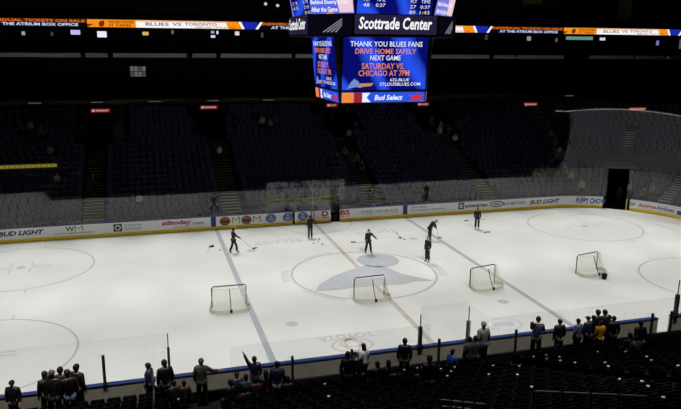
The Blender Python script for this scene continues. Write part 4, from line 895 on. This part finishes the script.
# ================================================================ RIBBON BOARD AND SUITES
RY = 35.5; RZ0, RZ1 = 15.66, 16.40
rbn = thing('ribbon_board', 'long thin lit ribbon display with orange, white and blue adverts', 'ribbon display', (-27, RY, RZ0))
fr = lambda off: (lambda x, z: (x + 27, -off, z - RZ0))
bm = B(); box(bm, (-14, 0, -.06), (94, .12, RZ1 - RZ0 + .06)); done('ribbon_housing', bm, M['black'], rbn)
def seg(x0, x1, m, z0=RZ0, z1=RZ1, off=.02, sl=0., nm='ribbon_panel'):
    return letters(nm, rbn, m, fr(off), [[(x0, z0), (x1, z0), (x1 + sl, z1), (x0 + sl, z1)]])
LOR = lit((.96, .56, .12)); LW = lit((.97, .95, .94)); LB = lit((.10, .16, .66)); LN = lit((.03, .03, .10)); LDO = lit((.45, .16, .03)); LT = lit((.86, .42, .12))
for k in range(-1, 2):
    o = 27.25 * k; zm = RZ0 + .37
    a = seg(o - .3, o + 9.3, LN); letters('ribbon_lettering', a, lit((.80, .84, 1.)), fr(.04), [('AT THE ATRIUM BOX OFFICE', o + .9, o + 8.75, RZ0 + .06, zm - .03)], None, .03)
    seg(o - .2, o + 9.6, lit((.30, .12, .03)), zm + .02, RZ1, .03); letters('ribbon_lettering', a, LT, fr(.05), [('INDIVIDUAL TICKETS ON SALE', o - .1, o + 9.4, zm + .06, RZ1 - .05)], None, .03)
    b = seg(o + 9.6, o + 14.25, LOR, off=.025)
    letters('ribbon_lettering', b, LDO, fr(.045), [('WHATEVER', o + 11.6, o + 14.1, zm + .02, RZ1 - .08), ('IT TAKES', o + 11.7, o + 13.8, RZ0 + .06, zm - .04)], None, .02)
    letters('ribbon_emblem', b, LDO, fr(.045), [disc(o + 10.95, RZ0 + .3, .26, 14), [(o + 10.85, RZ0 + .4), (o + 11.25, RZ0 + .3), (o + 11.2, RZ1 - .1), (o + 10.8, RZ1 - .15)], [(o + 9.6, RZ0 + .3), (o + 10.2, RZ0 + .3), (o + 9.6, RZ0)]])
    c = seg(o + 14.25, o + 23.6, LW, off=.025); seg(o + 14.25, o + 23.6, lit((.95, .70, .45)), RZ1 - .14, RZ1, .03)
    letters('ribbon_lettering', c, lit((.36, .38, .62)), fr(.045), [('BLUES', o + 15.2, o + 17.5, RZ0 + .2, RZ1 - .2), ('VS', o + 17.85, o + 18.75, RZ0 + .24, RZ1 - .2), ('TORONTO', o + 19.1, o + 22.4, RZ0 + .28, RZ1 - .18)], None, .02)
    letters('ribbon_lettering', c, lit((.78, .36, .16)), fr(.05), [('FEBRUARY 19TH AT 7:00', o + 20.2, o + 24.3, RZ0 + .03, RZ0 + .2)], None, .02)
    seg(o + 23.6, o + 25.2, LOR, off=.03, sl=-.3); seg(o + 25.0, o + 25.3, LW, off=.035, sl=-.35); d = seg(o + 25.2, o + 26.75, LB, off=.032, sl=-.15); seg(o + 26.45, o + 26.75, LW, off=.035, sl=.5)
# lit televisions in the suites
for k, (u, v, w, h, col, lab) in enumerate(((75.5, 32.3, .9, .45, (.72, .74, .92), 'tilted bright television in the suites under the ribbon, far left'), (102, 34.3, .9, .6, (.93, .90, .97), 'square bright television in the suites under the ribbon slogan'), (145.5, 33.5, .6, .35, (.85, .66, .42), 'amber lit television in the suites left of center'), (212.5, 32, .35, .3, (.55, .62, .78), 'small blue screen high in the suites left of the scoreboard'), (217.3, 32.2, .2, .4, (.85, .88, .95), 'narrow white screen in the suites left of the scoreboard'), (213, 36.5, .45, .25, (.85, .86, .9), 'low white screen in the suites left of the scoreboard'), (237, 33.4, .45, .4, (.92, .82, .82), 'pinkish lit lamp in the suites beside the scoreboard'), (23.5, 33.3, .3, .35, (.62, .62, .62), 'grey lit lamp in the suites at the far left'), (52, 34, .25, .4, (.22, .22, .2), 'faint lamp in the suites at the far left'), (172.5, 32, .25, .4, (.4, .38, .36), 'dim lamp in the suites above the left blue line'), (528.5, 38.5, .55, .5, (.55, .54, .5), 'grey screen in the suites right of the scoreboard'), (556, 40, .3, .45, (.35, .33, .22), 'dim amber lamp in the suites right of the scoreboard'), (602, 39, .8, .35, (.82, .80, .85), 'white screen in the suites under the right ribbon'), (657, 43, .4, .6, (.45, .45, .75), 'bluish screen in the suites at the far right'), (294.5, 34.5, .5, .4, (.48, .36, .26), 'amber lamp in the suites just left of the scoreboard'), (262, 35, .25, .5, (.28, .26, .22), 'faint lamp in the suites left of the scoreboard'), (486, 36, .4, .9, (.26, .2, .16), 'faint tall amber glow under the blue ribbon panel'), (680, 44, .4, 1.2, (.3, .34, .36), 'faint screen in the suites at the right edge'))):
    p = aty(u, v, 36.2); t = thing('suite_screen', lab, 'screen', (p.x, 36.1, p.z)); bm = B(); box(bm, (-.04, .05, 12.72 - p.z), (.04, .13, -h / 2)); done('screen_stand', bm, M['black'], t); bm = B(); box(bm, (-w / 2 - .04, 0, -h / 2 - .04), (w / 2 + .04, .2, h / 2 + .04)); done('screen_case', bm, M['black'], t)
    bm = B(); box(bm, (-w / 2, -.02, -h / 2), (w / 2, 0, h / 2)); done('screen_face', bm, lit(col), t)
p = aty(579, 38.2, 35.5); t = thing('teal_sign', 'pale teal lit sign strip hanging under the right ribbon', 'sign', (p.x, 35.4, p.z)); bm = B(); box(bm, (-1.95, 0, -.24), (1.95, .2, .24)); done('sign_case', bm, M['black'], t); bm = B(); box(bm, (-1.9, -.02, -.2), (1.9, 0, .2)); done('sign_face', bm, lit((.38, .56, .52)), t)
p = aty(138, 71.5, 36.2); t = thing('gridded_panel', 'small grey gridded lit panel on the dark wall, upper left', 'panel', (p.x, 36.3, p.z)); bm = B(); box(bm, (-.85, 0, -.6), (.85, .1, .6)); done('panel_frame', bm, M['black'], t)
for r in range(2):
    for q in range(4): bm = B(); box(bm, (-.8 + .4 * q + .03, -.03, -.55 + .55 * r + .03), (-.8 + .4 * (q + 1) - .03, 0, -.55 + .55 * (r + 1) - .03)); done('panel_cell', bm, lit((.36, .36, .35) if (r + q) % 3 else (.26, .26, .25)), t)
# section signs over the portals
for u, v, w, lab in ((100.5, 110.6, 1.75, 'over the leftmost portal'), (209, 107.3, 1.7, 'over the portal above the left blue line'), (332, 105.2, 1.2, 'just left of the scoreboard bottom'), (423.3, 104.2, 1.35, 'just right of the scoreboard bottom'), (531, 104.3, 1.7, 'over the portal left of the netting'), (638, 109, 2.2, 'above the netting at the far right')):
    Y = (27.9 if u < 600 else 23); p = aty(u, v, Y); t = thing('section_sign', 'small red lit sign with pale letters ' + lab, 'sign', (p.x, Y, p.z)); bm = B(); box(bm, (-w / 2, 0, -.19), (w / 2, .12, .19)); done('sign_case', bm, lit((.38, .08, .07)), t)
    bm = B(); box(bm, (-w / 2 + .12, -.02, -.1), (-w / 2 + .4, 0, .1))
    for k in range(6): xx = -w / 2 + .5 + (w - .65) * k / 6; box(bm, (xx, -.02, -.08), (xx + (w - .65) / 6 - .05, 0, .08))
    done('sign_lettering', bm, lit((.76, .56, .54)), t); bm = B(); box(bm, (-w / 2 + .1, .12, -.05), (w / 2 - .1, .2, .05)); box(bm, (-.03, .04, .19), (.03, .1, 3.)) if u > 520 else box(bm, (-.03, .05, .19), (.03, .1, 1.0)); done('sign_bracket', bm, M['black'], t)
# soffit lamps
for u in (35, 97, 155, 213, 268, 569):
    p = aty(u, {35: 104, 97: 102.5, 155: 101.5, 213: 100, 268: 98.7, 569: 98.5}[u], 32.6); t = thing('soffit_lamp', 'dim dash shaped lamp under the brown soffit', 'lamp', (p.x, 32.6, 8.42), 0, 'soffit lamps'); bm = B(); box(bm, (-.62, -.06, -.08), (.62, .1, .1)); done('lamp_case', bm, M['black'], t); bm = B(); box(bm, (-.58, -.075, -.03), (.58, -.06, .04)); done('lamp_lens', bm, lit((.33, .34, .34)), t)
for u, v, lab in ((265.5, 3.6, 'left of the two small lights above the ribbon'), (277.5, 5.2, 'right of the two small lights above the ribbon')):
    p = aty(u, v, 36.2); t = thing('ceiling_spotlight', lab, 'light', (p.x, 36.2, p.z)); bm = B(); lathe(bm, [(.10, -.16), (.16, .0), (.16, .12), (.1, .2)], 12); o = done('lamp_can', bm, M['black'], t); bm = B(); bmesh.ops.create_icosphere(bm, subdivisions=2, radius=.17); o = done('lamp_bulb', bm, lit((.80, .80, .76)), t); o.location = (0, -.08, -.03)
for u, v, w, h, lab in ((533, 0, 2.6, 1.0, 'dim yellowish banner hanging at the top edge right of center'), (625, 10, 1.9, 2.4, 'dim yellowish banner hanging near the top right')):
    p = aty(u, v, 34.5); t = thing('hanging_banner', lab, 'banner', (p.x, 34.5, p.z)); bm = B(); box(bm, (-w / 2, 0, -h / 2), (w / 2, .03, h / 2)); done('banner_cloth', bm, ink((.42, .42, .26)), t); bm = B(); tube(bm, [(-w / 2, .015, h / 2 + .02), (w / 2, .015, h / 2 + .02)], .03, 6); tube(bm, [(0, .015, h / 2), (0, .015, 26 - p.z)], .012, 5); done('banner_pole', bm, M['black'], t)
# yellow lettered rail in the left stand
x0, x1 = x_for(-6, 21.15, 4.25), x_for(57, 21.15, 4.25); t = thing('aisle_rail_sign', 'yellow lettered strip on a rail in the far left stand', 'sign', (x0, 21.1, 3.72)); L = x1 - x0
bm = B(); box(bm, (0, 0, .33), (L, .06, .62)); done('sign_strip', bm, lit((.40, .36, .10)), t); bm = B()
for k in range(12): box(bm, (L * (k + .3) / 12, -.012, .40), (L * (k + .62) / 12, 0, .54))
done('sign_lettering', bm, lit((.52, .50, .28)), t); bm = B()
for k in range(5): box(bm, (L * k / 4 - .02, .01, -.05), (L * k / 4 + .02, .05, .66))
done('rail_post', bm, M['black'], t)

# groups of repeats
for o in list(C.objects):
    if o.parent or o.get('group') or 'category' not in o: continue
    n = o.name.split('.')[0]; l = o.get('label', '')
    if n == 'person': o['group'] = 'spectators in the far stand' if l.startswith('spectator') else 'ice crew' if 'worker' in l else 'people behind the far glass' if o.location.y > 12 else 'fans behind the near boards'
    else:
        g = {'glass_stanchion': 'glass posts', 'hockey_stick': 'hockey sticks', 'puck': 'pucks', 'suite_screen': 'lit screens in the suites', 'section_sign': 'red section signs', 'handrail': 'handrails at the bottom right', 'hanging_banner': 'hanging banners', 'ceiling_spotlight': 'ceiling spotlights', 'arena_seat': 'occupied seats'}.get(n)
        if g: o['group'] = g
# ================================================================ LIGHT
def lamp(nm, x, y, z, rx, W, size, blend, soft):
    l = bpy.data.lights.new(nm, 'SPOT'); l.energy = W; l.color = (1, .988, .955); l.spot_size = size; l.spot_blend = blend; l.shadow_soft_size = soft
    o = bpy.data.objects.new(nm, l); C.objects.link(o); o.location = (x, y, z); o.rotation_euler = (rx, 0, 0)
KW = 10600
for ix in range(13):
    for sy in (-1, 1):
        for aim0, aim1, W in ((14.6 if sy > 0 else 18.0, 2, KW), (6, -14.5 if sy < 0 else -11, KW * (1.12 if sy < 0 else 1.0))):   # two catwalks; each lamp covers a band of the ice
            a0, a1 = math.atan((19 - aim0) / 25.4), math.atan((19 - aim1) / 25.4)
            lamp('rink_lamp', (ix - 6) * 4.7, 19 * sy, 25.4, -(a0 + a1) / 2 * sy, W, (a1 - a0) * 1.08, .9, .5)
for ix in range(5):                                       # house lights over the near seats
    lamp('house_lamp', -14 + 9 * ix, -21, 25.4, -.12, 5600, math.radians(50), .9, .6)
w = bpy.data.worlds.new('arena_dark'); bpy.context.scene.world = w; w.use_nodes = True; w.node_tree.nodes['Background'].inputs[0].default_value = (.001, .001, .0012, 1)
vs = bpy.context.scene.view_settings; vs.view_transform = 'Standard'; vs.look = 'None'; vs.exposure = 0; vs.gamma = 1; vs.use_curve_mapping = False
cy = bpy.context.scene.cycles; cy.max_bounces = 8; cy.transparent_max_bounces = 24; cy.caustics_reflective = False; cy.caustics_refractive = False
